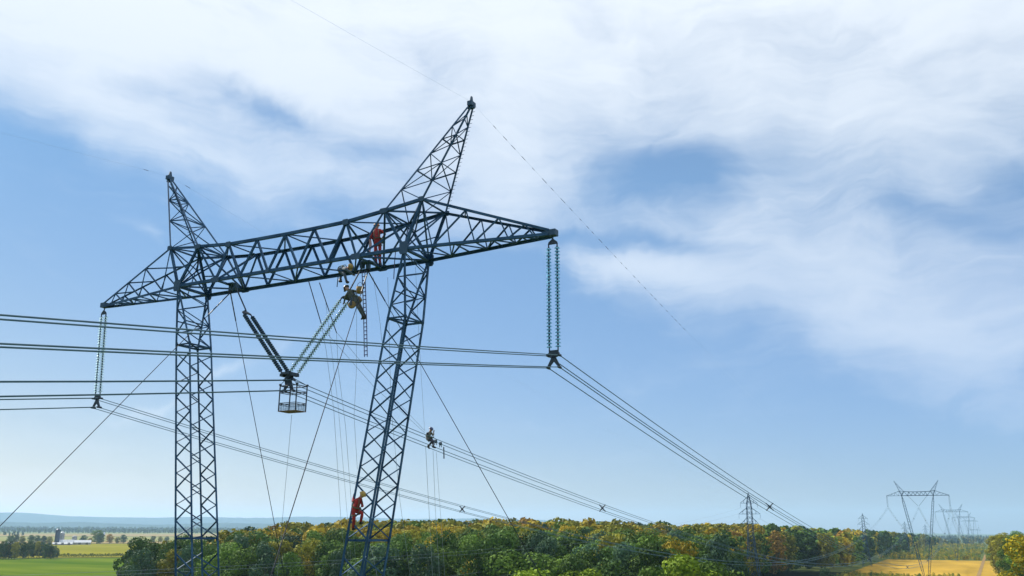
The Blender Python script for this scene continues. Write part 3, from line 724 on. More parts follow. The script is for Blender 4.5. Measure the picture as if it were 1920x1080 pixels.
# drift of the cloud edges
wv = noise_tex(cb.outputs[0], .11, 4, .55, .3)
off = wn.new('ShaderNodeVectorMath'); off.operation = 'SUBTRACT'; wl.new(wv.outputs['Color'], off.inputs[0]); off.inputs[1].default_value = (.5,.5,.5)
ofs = wn.new('ShaderNodeVectorMath'); ofs.operation = 'MULTIPLY_ADD'; wl.new(off.outputs[0], ofs.inputs[0]); ofs.inputs[1].default_value = (9,5,0); wl.new(cb.outputs[0], ofs.inputs[2])
so2 = wn.new('ShaderNodeSeparateXYZ'); wl.new(ofs.outputs[0], so2.inputs[0]); U_, V_ = so2.outputs[0], so2.outputs[1]
def azel(x, y):
    d = ray(x, y).normalized(); return math.degrees(math.atan2(d.x, d.y)), math.degrees(math.asin(d.z))
def blob(x, y, sx, sy, rot, wgt):
    a0, e0 = azel(x, y); k = 1/max(.5, math.cos(R(e0))); r = R(-rot); c, s = math.cos(r), math.sin(r); sx *= .0347; sy *= .0347
    du = mth('DIVIDE', mth('SUBTRACT', U_, a0), k); dv = mth('SUBTRACT', V_, e0)
    p = mth('DIVIDE', mth('ADD', mth('MULTIPLY', du, c), mth('MULTIPLY', dv, s)), sx); q = mth('DIVIDE', mth('SUBTRACT', mth('MULTIPLY', dv, c), mth('MULTIPLY', du, s)), sy)
    return mth('MULTIPLY', mth('EXPONENT', mth('MULTIPLY', mth('ADD', mth('MULTIPLY', p, p), mth('MULTIPLY', q, q)), -1.)), wgt)
(a1, e1), (a2, e2) = azel(0, 235), azel(1920, 735); sl_ = (e2-e1)/(a2-a1)
above = mth('SUBTRACT', V_, mth('ADD', mth('MULTIPLY', mth('SUBTRACT', U_, a1), sl_), e1))
base = wn.new('ShaderNodeMapRange'); base.interpolation_type = 'SMOOTHSTEP'; wl.new(above, base.inputs[0])
base.inputs[1].default_value, base.inputs[2].default_value, base.inputs[3].default_value, base.inputs[4].default_value = -1.5, 4.2, 0., .72
top = wn.new('ShaderNodeMapRange'); wl.new(el, top.inputs[0]); top.inputs[1].default_value, top.inputs[2].default_value, top.inputs[3].default_value, top.inputs[4].default_value = 22, 34, 0., .5
cov = mth('ADD', base.outputs[0], top.outputs[0])
for b_ in ((300,180,280,48,-4,-.30), (500,190,130,26,22,-.42), (715,275,80,36,0,-.42), (40,165,190,60,6,.34), (1260,322,150,58,4,-.85), (1910,355,80,48,10,-.6), (620,385,120,34,10,-.5),
           (1180,445,170,20,9,-.55), (1830,420,160,26,24,-.36), (960,500,110,70,0,-.95), (1080,300,60,40,0,-.1), (850,560,120,80,0,-.6), (1560,330,160,60,30,-.14), (1250,110,200,40,20,-.12), (830,120,160,30,15,-.1),
           (420,300,260,50,22,.28), (640,190,200,36,28,.22), (960,300,100,120,0,.22), (1250,510,160,42,18,.34), (1480,480,240,60,10,.2), (1750,640,180,90,22,.36), (260,440,46,14,18,.40), (436,690,66,15,-14,.62), (300,765,60,10,-16,.5), (540,640,50,14,-20,.45), (120,900,700,110,0,.34), (1500,720,500,40,8,.16), (1740,700,280,70,20,.30), (200,60,280,70,0,.3), (1700,120,300,120,0,.1), (1600,225,260,60,15,.12)):
    cov = mth('ADD', cov, blob(*b_))
mp = wn.new('ShaderNodeMapping'); mp.inputs['Rotation'].default_value = (0,0,R(17)); mp.inputs['Scale'].default_value = (.055,.20,1); wl.new(ofs.outputs[0], mp.inputs[0])
n1 = noise_tex(mp.outputs[0], 1.6, 8, .56, .8); n2 = noise_tex(ofs.outputs[0], .16, 6, .5, .5)
cov = mth('ADD', cov, mth('MULTIPLY', mth('SUBTRACT', n1.outputs['Fac'], .5), .85)); cov = mth('ADD', cov, mth('MULTIPLY', mth('SUBTRACT', n2.outputs['Fac'], .5), .6))
mp3 = wn.new('ShaderNodeMapping'); mp3.inputs['Rotation'].default_value = (0,0,R(20)); mp3.inputs['Scale'].default_value = (.10,.62,1); wl.new(ofs.outputs[0], mp3.inputs[0])
n3 = noise_tex(mp3.outputs[0], 1.7, 10, .64, .5); cov = mth('ADD', cov, mth('MULTIPLY', mth('SUBTRACT', n3.outputs['Fac'], .5), .42))
fr = wn.new('ShaderNodeMapRange'); fr.interpolation_type = 'SMOOTHSTEP'; wl.new(cov, fr.inputs[0]); fr.inputs[1].default_value, fr.inputs[2].default_value, fr.inputs[3].default_value, fr.inputs[4].default_value = .0, 1.28, .05, .97
thin = wn.new('ShaderNodeMapRange'); thin.clamp = True; wl.new(el, thin.inputs[0]); thin.inputs[1].default_value, thin.inputs[2].default_value, thin.inputs[3].default_value, thin.inputs[4].default_value = 9, 32, .52, 1.
fac = mth('MULTIPLY', fr.outputs[0], thin.outputs[0])
CLOUD = (7.3,7.9,8.6)
mx = wn.new('ShaderNodeMix'); mx.data_type = 'RGBA'; mx.clamp_factor = True; wl.new(fac, mx.inputs['Factor']); wb = wn.new('ShaderNodeVectorMath'); wb.operation = 'MULTIPLY'; wl.new(sky.outputs[0], wb.inputs[0]); ev = mth('DIVIDE', el, 22., clamp=True); av = mth('DIVIDE', mth('ADD', az, 58.), 60., clamp=True)
lowc = wn.new('ShaderNodeMix'); lowc.data_type = 'RGBA'; lowc.inputs['A'].default_value = (.62,.53,.56,1); lowc.inputs['B'].default_value = (.42,.54,.93,1); wl.new(av, lowc.inputs['Factor'])
tnt = wn.new('ShaderNodeMix'); tnt.data_type = 'RGBA'; wl.new(ev, tnt.inputs['Factor']); wl.new(lowc.outputs['Result'], tnt.inputs['A']); hic = wn.new('ShaderNodeMix'); hic.data_type = 'RGBA'; hic.inputs['A'].default_value = (.46,.69,.84,1); hic.inputs['B'].default_value = (.88,1.10,1.22,1); wl.new(av, hic.inputs['Factor']); wl.new(hic.outputs['Result'], tnt.inputs['B']); wl.new(tnt.outputs['Result'], wb.inputs[1]); wl.new(wb.outputs[0], mx.inputs['A']); mx.inputs['B'].default_value = (*CLOUD, 1)
wl.new(mx.outputs['Result'], bg.inputs[0]); bg.inputs[1].default_value = .078
w.cycles.sampling_method = 'MANUAL'; w.cycles.sample_map_resolution = 512
scn.view_settings.view_transform = 'Standard'; scn.view_settings.look = 'None'; scn.view_settings.gamma = 1; scn.view_settings.exposure = .67
scn.cycles.max_bounces = 6; scn.cycles.diffuse_bounces = 3; scn.cycles.glossy_bounces = 2; scn.cycles.transmission_bounces = 3; scn.cycles.transparent_max_bounces = 4; scn.cycles.volume_bounces = 1
scn.cycles.use_denoising = True; scn.cycles.filter_width = 1.5

# ------------------------------------------------------------------ ground, fields, hills
def struct(o): o['kind'] = 'structure'; return o
GRASS = mat('rough_grass', (.055,.085,.025), .9, 0, (.10,.115,.04), .02, 8, spec=0)
vs, fs = [], []; NA = 180; rs = [0]+[6*1.085**i for i in range(100)]; rs = [r for r in rs if r < 15500]
for r in rs:
    for a in range(NA):
        x, y = r*math.sin(2*math.pi*a/NA), r*math.cos(2*math.pi*a/NA); vs.append((x, y, terrain(x, y)))
for i in range(len(rs)-1):
    for a in range(NA): fs.append((i*NA+a, i*NA+(a+1)%NA, (i+1)*NA+(a+1)%NA, (i+1)*NA+a))
me = bpy.data.meshes.new('ground'); me.from_pydata(vs, [], fs); me.materials.append(GRASS); me.polygons.foreach_set('use_smooth', [True]*len(fs)); struct(link('ground', me))
def sheet(name, corners, m, n=40, k=14, dz=.25):
    """field sheet between four ground corners, draped on the terrain"""
    a, b, c, d = [V((*q, 0)) for q in corners]; vs = []; fs = []
    for i in range(n+1):
        for j in range(k+1):
            p = a.lerp(b, i/n).lerp(d.lerp(c, i/n), j/k); vs.append((p.x, p.y, terrain(p.x, p.y)+dz))
    for i in range(n):
        for j in range(k): fs.append((i*(k+1)+j, (i+1)*(k+1)+j, (i+1)*(k+1)+j+1, i*(k+1)+j+1))
    me = bpy.data.meshes.new(name); me.from_pydata(vs, [], fs); me.materials.append(m); return struct(link(name, me))
FA = R(50); FD = V((-math.sin(FA), math.cos(FA))); FT = V((math.cos(FA), math.sin(FA)))     # look-out direction of the farmland and across it
def farm(s, t): return CAM.x+FD.x*s+FT.x*t, CAM.y+FD.y*s+FT.y*t
def strip(name, s0, s1, t0, t1, m, dz=.25, sk=0): return sheet(name, [farm(s0,t0), farm(s0-sk,t1), farm(s1-sk,t1), farm(s1,t0)], m, 40, 20, dz)
st = (.02,.35,1,-FA+math.pi/2)
F_GREEN = mat('clover_field', (.050,.098,.008), .9, 0, (.120,.160,.018), 1, 7, stretch=(.006,.03,1,FA), ramp=(.3,.7), spec=0)
F_CORN = mat('ripening_corn_field', (.13,.14,.014), .9, 0, (.22,.20,.026), 1, 7, stretch=(.004,.05,1,FA), ramp=(.3,.7), spec=0)
F_TAN = mat('stubble_field', (.28,.21,.11), .9, 0, (.21,.175,.08), 1, 6, stretch=(.002,.02,1,FA), spec=0)
F_PALE = mat('pale_crop_field', (.17,.185,.07), .9, 0, (.22,.215,.085), 1, 6, stretch=(.002,.02,1,FA), spec=0)
F_YEL = mat('golden_grass_field', (.25,.165,.03), .9, 0, (.43,.275,.045), 1, 8, stretch=(.05,.012,1), ramp=(.3,.7), spec=0)
F_PATH = mat('dirt_track_soil', (.26,.18,.09), .95, 0, (.19,.13,.06), .4, 6, spec=0)
strip('clover_field', 180, 742, -420, 330, F_GREEN, .25)
strip('corn_field', 778, 1400, -520, 700, F_CORN, .25, 40)
strip('stubble_field', 1430, 1660, -200, 900, F_TAN)
strip('pasture_field', 1690, 2500, -1500, 1400, F_PALE)
strip('far_stubble_field', 2560, 3500, -2200, 1700, F_TAN, .4)
strip('far_crop_field', 3560, 4300, -2600, 2000, F_PALE, .5)
sheet('golden_field', [(-48,420), (30,420), (27,850), (-56,850)], F_YEL, 20, 30)
sheet('dirt_track', [(17.0,430), (19.0,430), (22.0,1080), (19.6,1080)], F_PATH, 4, 60, .33)
hb = random.Random(3)
def hill(name, D, a0, a1, prof, m, depth):
    """long wooded ridge: profile of crest heights over bearing"""
    N = 160; vs = []; fs = []
    for i in range(N+1):
        t = i/N; a = R(a0+(a1-a0)*t); xx = t*(len(prof)-1); k = min(int(xx), len(prof)-2); hgt = prof[k]+(prof[k+1]-prof[k])*S(xx-k)
        hgt += 9*noise.noise(V((t*26, D*.001, 0)))+5*noise.noise(V((t*90, 3, 0)))
        for q, (dd, f) in enumerate(((-depth,-.1),(-depth*.6,.35),(-depth*.25,.8),(0,1),(depth*.5,.7),(depth,-.1))):
            r = D+dd; vs.append((CAM.x+math.sin(a)*r, CAM.y+math.cos(a)*r, max(-14, hgt*f*.86)-2))
    for i in range(N):
        for q in range(5): fs.append((i*6+q, (i+1)*6+q, (i+1)*6+q+1, i*6+q+1))
    me = bpy.data.meshes.new(name); me.from_pydata(vs, [], fs); me.materials.append(m); me.polygons.foreach_set('use_smooth', [True]*len(fs)); o = link(name, me); struct(o)
HILLM = mat('wooded_hills', (.030,.055,.060), .95, 0, (.045,.075,.075), .006, 8, spec=0)  # green woods tinted bluish, some distance haze put into the colour
hill('hills', 11500, -66, -14, [200,225,222,216,180,170,182,178,200,196,176,190,176,150,120,70,20], HILLM, 1500)
hill('hills', 7600, -70, -18, [75,88,70,82,78,66,84,72,80,60,58,40,20], HILLM, 900)

# ------------------------------------------------------------------ foliage
rg = np.random.default_rng(11)
def leaf_cloud(lobes, nleaf, size, zsq=1., seed=0, sun_bias=0):
    g = np.random.default_rng(seed); wts = np.array([l[3]**2 for l in lobes]); cnt = g.multinomial(nleaf, wts/wts.sum()); P, N, T = [], [], []
    for (x, y, z, r), c in zip(lobes, cnt):
        d = g.normal(size=(c,3)); d /= np.linalg.norm(d, axis=1)[:,None]; rad = r*(g.uniform(.0,1,c)**.16)*(1+.16*np.sin(d[:,0]*7+x*3)*np.sin(d[:,1]*6+y)*np.cos(d[:,2]*5))
        P.append(np.c_[x+d[:,0]*rad, y+d[:,1]*rad, z+d[:,2]*rad*zsq]); N.append(d); T.append(np.clip(g.normal(g.uniform(.3,.7), .22, c), 0, 1))
    P, N, T = np.concatenate(P), np.concatenate(N), np.concatenate(T); n = len(P)
    N = N+g.normal(size=(n,3))*.4; N /= np.linalg.norm(N, axis=1)[:,None]
    a = np.cross(N, g.normal(size=(n,3))); a /= np.linalg.norm(a, axis=1)[:,None]; b = np.cross(N, a); s = (size*g.uniform(.6,1.35,n))[:,None]
    k = g.uniform(.55,.9,(n,1))
    Vv = np.stack([P-a*s, P-b*s*k+N*s*.2, P+a*s, P+b*s*k+N*s*.15], 1).reshape(-1,3); Q = np.arange(n*4).reshape(-1,4)
    return Vv, Q, T
def crown_lobes(Rr, h0, h1, n, g, round_=1.):
    """uneven crown between heights h0..h1 with outer radius Rr"""
    L = []; zc = (h0+h1)/2; hh = (h1-h0)/2
    for i in range(n):
        t = (i+.5)/n; z = h0+(h1-h0)*(.1+.85*t)+g.uniform(-.4,.4); e = math.sqrt(max(.05, 1-((z-zc)/hh)**2*.9)) if z > zc else .5+.5*(z-h0)/(zc-h0+.01)
        an = i*2.4+g.uniform(-.7,.7); rr = Rr*e; ro = rr*g.uniform(.42,.72); lr = Rr*g.uniform(.22,.42)
        L.append((math.cos(an)*ro, math.sin(an)*ro, z, lr))
    L.append((0,0,zc+hh*.2,Rr*.55)); L.append((g.uniform(-.5,.5),g.uniform(-.5,.5),h1-Rr*.3,Rr*.34))
    return L
class TreeKind: pass
def tree_proto(seed, kind, Rr, h, nleaf=2600, size=.3, h0f=.03):
    g = random.Random(seed); L = crown_lobes(Rr, h*h0f, h, 24, g)
    Vv, Q, T = leaf_cloud(L, nleaf, size, .9, seed)
    cm = npmesh('crown', Vv, Q, [LEAF[kind]], T)
    m = MB(); m.tube([(0,0,-1.5),(0,0,h*.15),(g.uniform(-.3,.3),g.uniform(-.3,.3),h*.45),(0,0,h*.8)], [.32,.26,.19,.05], 7)
    for l in L[::2]: 
        q = h*g.uniform(.25,.6); m.tube([(0,0,q),(l[0]*.5,l[1]*.5,(q+l[2])/2-.2),(l[0],l[1],l[2])], [.11,.07,.025], 5)
    tm = bpy.data.meshes.new('trunk'); tm.from_pydata(m.v, [], m.f); tm.materials.append(BARK)
    return cm, tm
PROTO = {}; sd = 100
for kind in LEAF:
    PROTO[kind] = []
    for v in range(3 if kind in ('deep green','mid green','olive green') else 2):
        sd += 1; g = random.Random(sd); PROTO[kind].append((tree_proto(sd, kind, g.uniform(4.3,5.2), 20, 7600, .215), 20.))
NEARP = tree_proto(555, 'yellow green', 5.0, 20, 12000, .17)
def place_tree(x, y, h, kind, label, group, wide=1., z=None, proto=None, name='broadleaf_tree', cat='tree', rr=rnd):
    (cm, tm), h0 = proto or rr.choice(PROTO[kind]); s = h/h0
    if proto is None and kind == 'yellow green': proto = (NEARP, 20.)
    (cm, tm), h0 = proto or ((cm, tm), h0)
    root = empty(name, (x, y, terrain(x, y) if z is None else z), label, cat, group); root.rotation_euler = (0,0,rr.uniform(0,6.28)); root.scale = (s*wide, s*wide*rr.uniform(.92,1.08), s)
    link('crown', cm, root); link('trunk', tm, root); return root

# ---- the big wood: bearing columns (photo x) with distance of the wood's front and the heights of its canopy
def bearing_x(x, y):
    dx, dy = x-CAM.x, y-CAM.y; p = V((dx, dy, 0)); z = p.dot(FWD); return 960+FPX*p.dot(RGT)/z if z > 1 else -999
def interp(t, x):
    for (a, fa), (b, fb) in zip(t, t[1:]):
        if a <= x <= b: return fa+(fb-fa)*(x-a)/(b-a)
    return t[0][1] if x < t[0][0] else t[-1][1]
FRONT = [(205,255),(240,235),(330,230),(400,225),(440,205),(640,190),(760,180),(960,170),(1100,165),(1270,160),(1345,185),(1385,300),(1440,365),(1560,470),(1640,600),(1700,820),(1745,1300)]
BACK = [(205,300),(330,310),(420,400),(560,470),(1400,620),(1560,900),(1700,1500),(1745,1900)]
FTOP = [(205,1036),(240,1026),(330,1026),(410,1022),(440,1016),(520,1022),(640,1014),(760,1011),(900,1012),(1000,1010),(1100,1014),(1270,1018),(1345,1014),(1400,1004),(1560,1004),(1640,1002),(1745,1001)]
SKY_ = [(205,1036),(240,1026),(330,1020),(400,1016),(440,1005),(500,996),(560,990),(640,987),(700,985),(960,983),(1060,982),(1150,986),(1270,990),(1400,987),(1560,993),(1640,997),(1745,1001)]
cand = []; tr = random.Random(21)
D = 155.
while D < 1900:
    stp = 7.2 if D < 330 else (8.5 if D < 600 else 12+D*.004); dang = stp/D; a = R(-52)+tr.uniform(0, dang)
    while a < R(-1.5):
        x, y = CAM.x+math.sin(a)*(D+tr.uniform(-.4,.4)*stp), CAM.y+math.cos(a)*(D+tr.uniform(-.4,.4)*stp); a += dang*tr.uniform(.8,1.25)
        px = bearing_x(x, y); dd = math.hypot(x-CAM.x, y-CAM.y)
        if not (246 < px < 1748): continue
        f0, b0 = interp(FRONT, px), interp(BACK, px)
        if dd < f0 or dd > b0 or (1372 < px < 1440 and dd < 352): continue
        if x > -46-.018*max(0,y-500) and y > 420: continue                     # cleared strip of the main line
        if x > -63 and 300 < y < 470: continue
        if any(abs(x-q[0]) < 6 and abs(y-q[1]) < 6 for q in T2): continue
        t = min(1, (dd-f0)/max(40., .5*(b0-f0))); ty = interp(FTOP, px)+(interp(SKY_, px)-interp(FTOP, px))*S(t)**.8
        zt = CAM.z-(ty-995)*dd/1740; h = zt-terrain(x, y)+tr.uniform(-4.2,1.6)
        cand.append((dd, px, x, y, max(11, min(29, h)), t))
    D += stp*.88
cand.sort()
def pick_kind(px, t):
    r = tr.random()
    gold = .25+.3*max(0, math.sin(px*.013+1.3))*(1 if px > 420 else .2)
    if px < 420: return 'deep green' if r < .55 else ('bluish green' if r < .75 else ('olive green' if r < .95 else 'golden yellow'))
    if px > 1430: tab = (('deep green',.30),('mid green',.26),('bluish green',.12),('olive green',.22),('golden yellow',.07),('orange brown',.03))
    elif t < .3: tab = (('deep green',.36),('mid green',.22),('bluish green',.24),('olive green',.13),('golden yellow',.04),('orange brown',.01))  # front rows get more dark, bluish kinds: shade put into leaf colour
    elif t < .65: tab = (('deep green',.16),('mid green',.16),('bluish green',.08),('olive green',.36),('golden yellow',.17),('orange brown',.04))
    else: tab = (('deep green',.08),('mid green',.11),('bluish green',.06),('olive green',.44),('golden yellow',.22),('orange brown',.05))
    for k, p in tab:
        if r < p: return k
        r -= p
    return 'olive green'
REG = [(334,'left of the left mast'),(405,'behind the left mast foot'),(545,'just right of the left mast'),(640,'left of the right mast'),(745,'behind the right mast foot'),(870,'below the seated worker'),(1010,'right of the seated worker'),(1150,'under the mid span of conductors'),(1330,'left of the tall lattice tower'),(1440,'behind the tall lattice tower'),(1560,'right of the tall lattice tower'),(1640,'around the smaller lattice tower'),(1800,'left of the second guyed pylon')]
NIND = 262
# the nearest ones first, but thinned so that every bearing gets its own
things, rest = cand[:NIND], cand[NIND:]
ROW = lambda t: 'front row of the wood' if t < .12 else ('middle of the wood' if t < .6 else 'back of the wood')
for dd, px, x, y, h, t in things:
    k = pick_kind(px, t); rg_ = next(n_ for lim, n_ in REG if px < lim)
    place_tree(x, y, h, k, f'{k} tree, {ROW(t)}, {rg_}', f'{k} trees, {ROW(t)}, {rg_}', tr.uniform(.72,1.22))
def tree_stuff(name, items, nleaf, size, Rr=4.8):
    """far canopy nobody could count: one mesh of many crowns"""
    kinds = list(LEAF); VV, QQ, TT, MI = [], [], [], []; off_ = 0; lib = {}
    for x, y, h, k, z in items:
        v = tr.randrange(5)
        if v not in lib:
            g = random.Random(900+v+nleaf); lib[v] = leaf_cloud(crown_lobes(Rr, 4, 20, 16, g), nleaf, size, .9, 900+v)
        Vv, Q, T = lib[v]; a = tr.uniform(0,6.28); c, s_ = math.cos(a), math.sin(a); sc = h/20; wd = sc*tr.uniform(.95,1.25)
        VV.append(np.c_[(Vv[:,0]*c-Vv[:,1]*s_)*wd+x, (Vv[:,0]*s_+Vv[:,1]*c)*wd+y, Vv[:,2]*sc+z]); QQ.append(Q+off_); off_ += len(Vv)
        TT.append(np.clip(T+tr.uniform(-.2,.2),0,1)); MI.append(np.full(len(Q), kinds.index(k)))
    me = npmesh(name, np.concatenate(VV), np.concatenate(QQ), [LEAF[k] for k in kinds], np.concatenate(TT), np.concatenate(MI)); o = link(name, me); o['kind'] = 'stuff'; return o
nearrest = [q for q in rest if q[0] < 520]; farrest = [q for q in rest if q[0] >= 520]
tree_stuff('back_forest', [(x, y, h, pick_kind(px, max(t,.5)), terrain(x,y)) for dd, px, x, y, h, t in nearrest], 1000, .5)
tree_stuff('far_forest', [(x, y, h, pick_kind(px, max(t,.3)), terrain(x,y)) for dd, px, x, y, h, t in farrest], 320, .95)
# near bright tops at the bottom edge of the view
for px, D, ty, k, lb in ((985,118,1068,'bright lime','bright lime treetop at the bottom edge below the long guy wire'),(1080,122,1070,'bright lime','second bright lime treetop at the bottom edge, right of the first'),
                         (1290,128,1040,'bright lime','fresh green tall tree in front of the wood, left of the tall lattice tower'),(1345,138,1052,'mid green','rounded mid green tree at the bottom edge beside the tall lattice tower'),(1225,118,1062,'mid green','low green tree at the bottom edge left of the fresh green tall tree'),
                         (1540,330,1058,'bluish green','lone bluish tree at the dark edge of the wood near the golden field')):
    x, y = atd(px, D); place_tree(x, y, CAM.z-(ty-995)*D/1740-terrain(x,y), k, lb, None, 1.05)
# right edge of the cleared strip
for px, D, ty, k, lb, wd in ((1938,185,1000,'yellow green','big yellow-green tree at the right edge of the view',1.12),(1985,210,994,'yellow green','paler yellow-green tree behind the big yellow one at the right edge',1.1),
                         (1912,330,1010,'mid green','mid green tree left of the big yellow tree',1.1),(1893,420,1001,'mid green','tall green tree by the dirt track, left of the yellow tree',1.15),(1880,520,996,'olive green','tall olive tree of the right edge, further along the track',1.2),(1905,560,994,'mid green','green treetop peeping over the right edge trees',1.2),
                         (1870,560,1000,'olive green','olive tree at the left end of the right edge trees',1.3),(1861,680,1001,'olive green','smaller olive tree nearest the dirt track, left of the other olive tree',1.3),(1876,330,1060,'mid green','low green bush tree right of the dirt track',1.3),(1905,260,1046,'mid green','leafy bush tree at the foot of the big yellow tree',1.3)):
    x, y = atd(px, D); place_tree(x, y, CAM.z-(ty-995)*D/1740-terrain(x,y), k, lb, None, wd)
# hedge grove on the left and farm trees
g = random.Random(5)
for i in range(24):
    px = -8+i*5.2; D = 745+g.uniform(-16,26); x, y = atd(px, D); h = 11.8*(1-.35*max(0,(px-85)/35))+g.uniform(-1.6,1.2); k = g.choice(['deep green','deep green','olive green','bluish green'])
    place_tree(x, y, h, k, f'{k} tree of the dense grove on the green field at the left edge', f'{k} trees of the grove on the green field', 1.15, rr=g)
for px, D, h, k, lb in ((20,1330,12,'deep green','dark tree left of the farm, leftmost of its row'),(30,1350,13,'bluish green','bluish tree second from the left in the farm row'),(44,1340,11,'olive green','olive tree in the middle of the row left of the farm'),(60,1330,12.5,'deep green','dark round tree in the row left of the silos'),(72,1345,12,'bluish green','bluish tree in the row near the silos'),(84,1335,11.5,'deep green','dark tree next but one to the tall silo'),(95,1350,10.5,'olive green','olive tree right beside the tall dark silo'),
                         (158,1370,12,'bluish green','bluish tree right of the barns'),(170,1400,8,'orange brown','low brown tree right of the barns'),(184,1400,19,'mid green','largest tree right of the farm'),(190,1380,14,'deep green','dark tree leaning on the largest farm tree'),(207,1420,13,'orange brown','brownish tree right of the largest farm tree'),(222,1430,9,'olive green','low olive tree in the gap right of the farm'),(233,1420,12.5,'bluish green','round bluish tree at the right end of the farm row'),
                         (288,1500,10,'deep green','small dark tree alone in the fields left of the left mast'),(302,1510,9.5,'olive green','small olive tree beside the lone dark tree'),(314,1500,9.5,'bluish green','small bluish tree nearest to the left mast'),(355,1520,12,'deep green','distant dark tree seen through the left mast')):
    x, y = atd(px, D); place_tree(x, y, h, k, lb, None, 2.1)
g = random.Random(8)
hed = []
for i in range(240):
    t = -95+i*.8; x, y = farm(762+g.uniform(-1.5,1.5), t); 
    if bearing_x(x,y) > 108: hed.append((x, y, g.uniform(2.2,3.4), 'deep green', terrain(x,y)))
if hed: tree_stuff('field_hedge', hed, 90, 1.3)
def woodstrip(name, s, t0, t1, rows, h, sp, kinds, gg, wob=60):
    it = []
    for r in range(rows):
        t = t0
        while t < t1:
            x, y = farm(s+r*sp*1.2+wob*noise.noise(V((t*.002, s, 0))), t); it.append((x, y, h*gg.uniform(.75,1.1), gg.choice(kinds), terrain(x,y))); t += sp*gg.uniform(.7,1.3)
    tree_stuff(name, it, 60, 2.4)
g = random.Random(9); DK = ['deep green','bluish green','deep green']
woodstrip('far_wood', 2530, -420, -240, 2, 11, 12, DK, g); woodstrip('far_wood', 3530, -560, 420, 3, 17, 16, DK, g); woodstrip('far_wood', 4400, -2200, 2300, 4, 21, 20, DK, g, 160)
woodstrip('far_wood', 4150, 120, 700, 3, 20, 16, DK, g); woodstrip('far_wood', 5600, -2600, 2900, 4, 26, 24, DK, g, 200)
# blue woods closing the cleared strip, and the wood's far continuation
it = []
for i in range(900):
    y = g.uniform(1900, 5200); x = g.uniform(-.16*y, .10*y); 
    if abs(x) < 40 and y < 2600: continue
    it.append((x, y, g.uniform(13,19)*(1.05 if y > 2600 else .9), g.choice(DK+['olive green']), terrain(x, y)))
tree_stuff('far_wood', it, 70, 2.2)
it = [( (-48 if i%2 else 40)+g.uniform(-60,0)*(1 if i%2 else -1)-.018*0, y, g.uniform(11,16), g.choice(DK+['olive green']), 0) for i, y in enumerate(np.linspace(950,2400,240))]
tree_stuff('far_wood', [(x, y, h, k, terrain(x,y)) for x, y, h, k, z in it if x < 0 or y > 1150], 140, 1.6)
# scrub of the cleared strip: ground cover
it = []
for i in range(2600):
    y = 838+(g.random()**1.6)*1300; x = g.uniform(-62, 40)
    if abs(x-(18+.0045*(y-430))) < 2.6+.0012*(y-800): continue
    if 1350 < y < 1480 and x > -30: continue
    it.append((x, y, g.uniform(2.6,5.2), g.choice(['olive green','olive green','mid green','olive green','golden yellow','bluish green']), terrain(x, y)))
for i in range(420):
    y = g.uniform(415, 512); x = g.uniform(-46, 12); it.append((x, y, g.uniform(1.6,3.6), g.choice(['olive green','olive green','deep green','mid green']), terrain(x,y)))
for i in range(160):
    y = g.uniform(840, 1000); x = g.uniform(23.5, 34); it.append((x, y, g.uniform(4,9), g.choice(['mid green','deep green']), terrain(x,y)))
tree_stuff('scrub_cover', it, 110, .95, 6.2)
it = []
for i in range(420):
    y = g.uniform(60, 420); x = g.uniform(-50, 45); it.append((x, y, g.uniform(1.2,2.8), g.choice(['olive green','mid green','deep green']), terrain(x,y)))
tree_stuff('scrub_cover', it, 90, .95, 6.)

# ------------------------------------------------------------------ the farm
WHITE = mat('white_roof_sheet', (.5,.52,.55), .5, .1, (.42,.44,.47), .6, 4); SILO = mat('dark_blue_silo_steel', (.03,.045,.085), .4, .3, (.05,.07,.12), .4, 4); SILC = mat('concrete_stave_silo', (.33,.33,.36), .8, 0, (.25,.25,.28), .5, 4)
BARNW = mat('barn_wall', (.50,.46,.44), .8, 0, (.40,.36,.35), .4, 4); DOOR = mat('barn_door', (.12,.10,.10), .8)
def silo(px, D, h, r, m, dome, label):
    x, y = atd(px, D); root = empty('silo', (x, y, terrain(x,y)), label, 'silo', 'silos of the farm'); q = MB()
    q.lathe((0,0,0), [(r,-1)]+[(r*(1.015 if i%2 else 1), h*i/16) for i in range(17)], n=20); q.build('barrel', m, root)
    q = MB(); q.lathe((0,0,h), [(r*1.03,0),(r*.9,r*.42),(r*.6,r*.75),(r*.2,r*.9)], n=20); q.build('dome_roof', dome, root, True)
    q = MB(); q.box((r*.2,-r-.4,h*.5), (.9,.8,h)); q.build('chute', m, root)
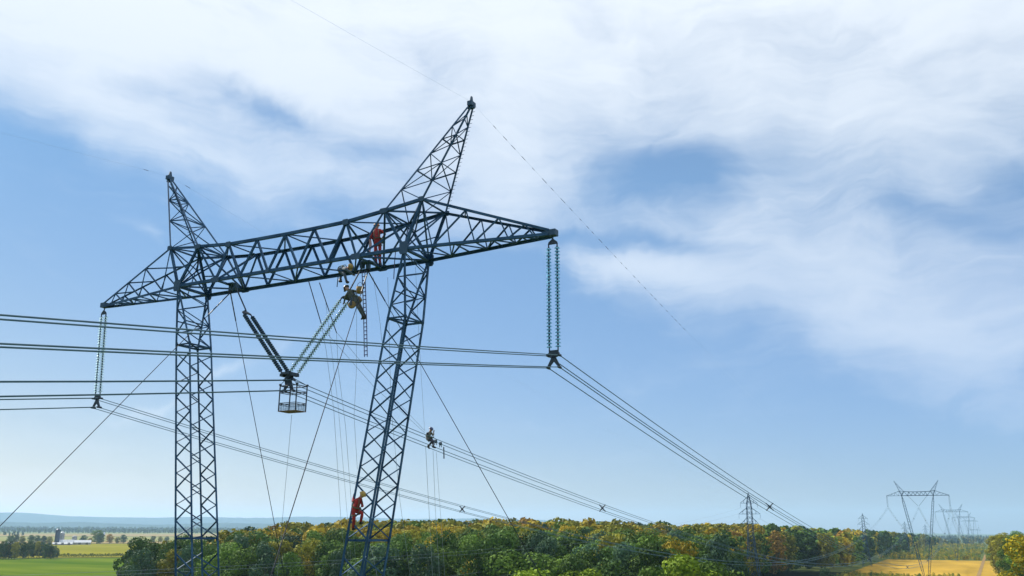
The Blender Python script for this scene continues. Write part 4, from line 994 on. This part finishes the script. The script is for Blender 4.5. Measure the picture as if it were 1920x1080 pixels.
silo(108.5,1330,17.5,2.9,SILO,SILO,'tall dark blue silo at the farm'); silo(117.5,1345,14,2.8,SILC,WHITE,'grey stave silo with white dome beside the tall dark silo'); silo(141,1360,8.5,3.2,SILC,SILC,'low grey silo right of the other two')
def barn(px, D, L_, Wd, hw_, hr, yaw, label):
    x, y = atd(px, D); root = empty('barn', (x, y, terrain(x,y)), label, 'barn', 'barns of the farm'); root.rotation_euler = (0,0,yaw); a, b = L_/2, Wd/2
    q = MB(); q.add([(-a,-b,-1),(a,-b,-1),(a,b,-1),(-a,b,-1),(-a,-b,hw_),(a,-b,hw_),(a,b,hw_),(-a,b,hw_),(-a,0,hr-.1),(a,0,hr-.1)], [(0,1,5,4),(2,3,7,6),(0,4,8,7,3),(1,2,6,9,5),(0,3,2,1)]); q.build('wall', BARNW, root)
    q = MB()
    for s in (-1,1): q.plate([(-a-.6,s*(b+.7),hw_-.3),(a+.6,s*(b+.7),hw_-.3),(a+.6,-.02*s,hr),(-a-.6,-.02*s,hr)], .18)
    q.build('roof', WHITE, root)
    for i in range(3): q = MB(); q.box((-a+L_*(i+.5)/3,-b-.06,1.6), (3,.14,3.2)); q.build('door', DOOR, root)
barn(127,1325,16,9,3.2,6.5,R(50),'white roofed barn between the silos'); barn(152,1335,26,10,3,5.8,R(50),'long low white roofed barn right of the silos'); barn(120,1300,22,6,2,3.4,R(50),'low open shed in front of the silos'); barn(20,1310,9,6,2.4,4.2,R(50),'small white shed at the far left before the tree row'); barn(191,2450,14,9,6,11,R(50),'tiny white farmhouse far behind the trees')

# ------------------------------------------------------------------ haze
HT = 330.; m = MB(); m.box((-2500,5200,(HT-24)/2), (26000,19000,HT+24))
hz = bpy.data.materials.new('haze_air'); n, l = nodes_of(hz); n.remove(n['Principled BSDF'])
pv = n.new('ShaderNodeVolumePrincipled'); pv.inputs['Color'].default_value = (.47,.72,1,1); pv.inputs['Density'].default_value = 1/14000.; pv.inputs['Anisotropy'].default_value = .2
l.new(pv.outputs[0], n['Material Output'].inputs['Volume'])
ho = m.build('haze', hz); ho['kind'] = 'stuff'
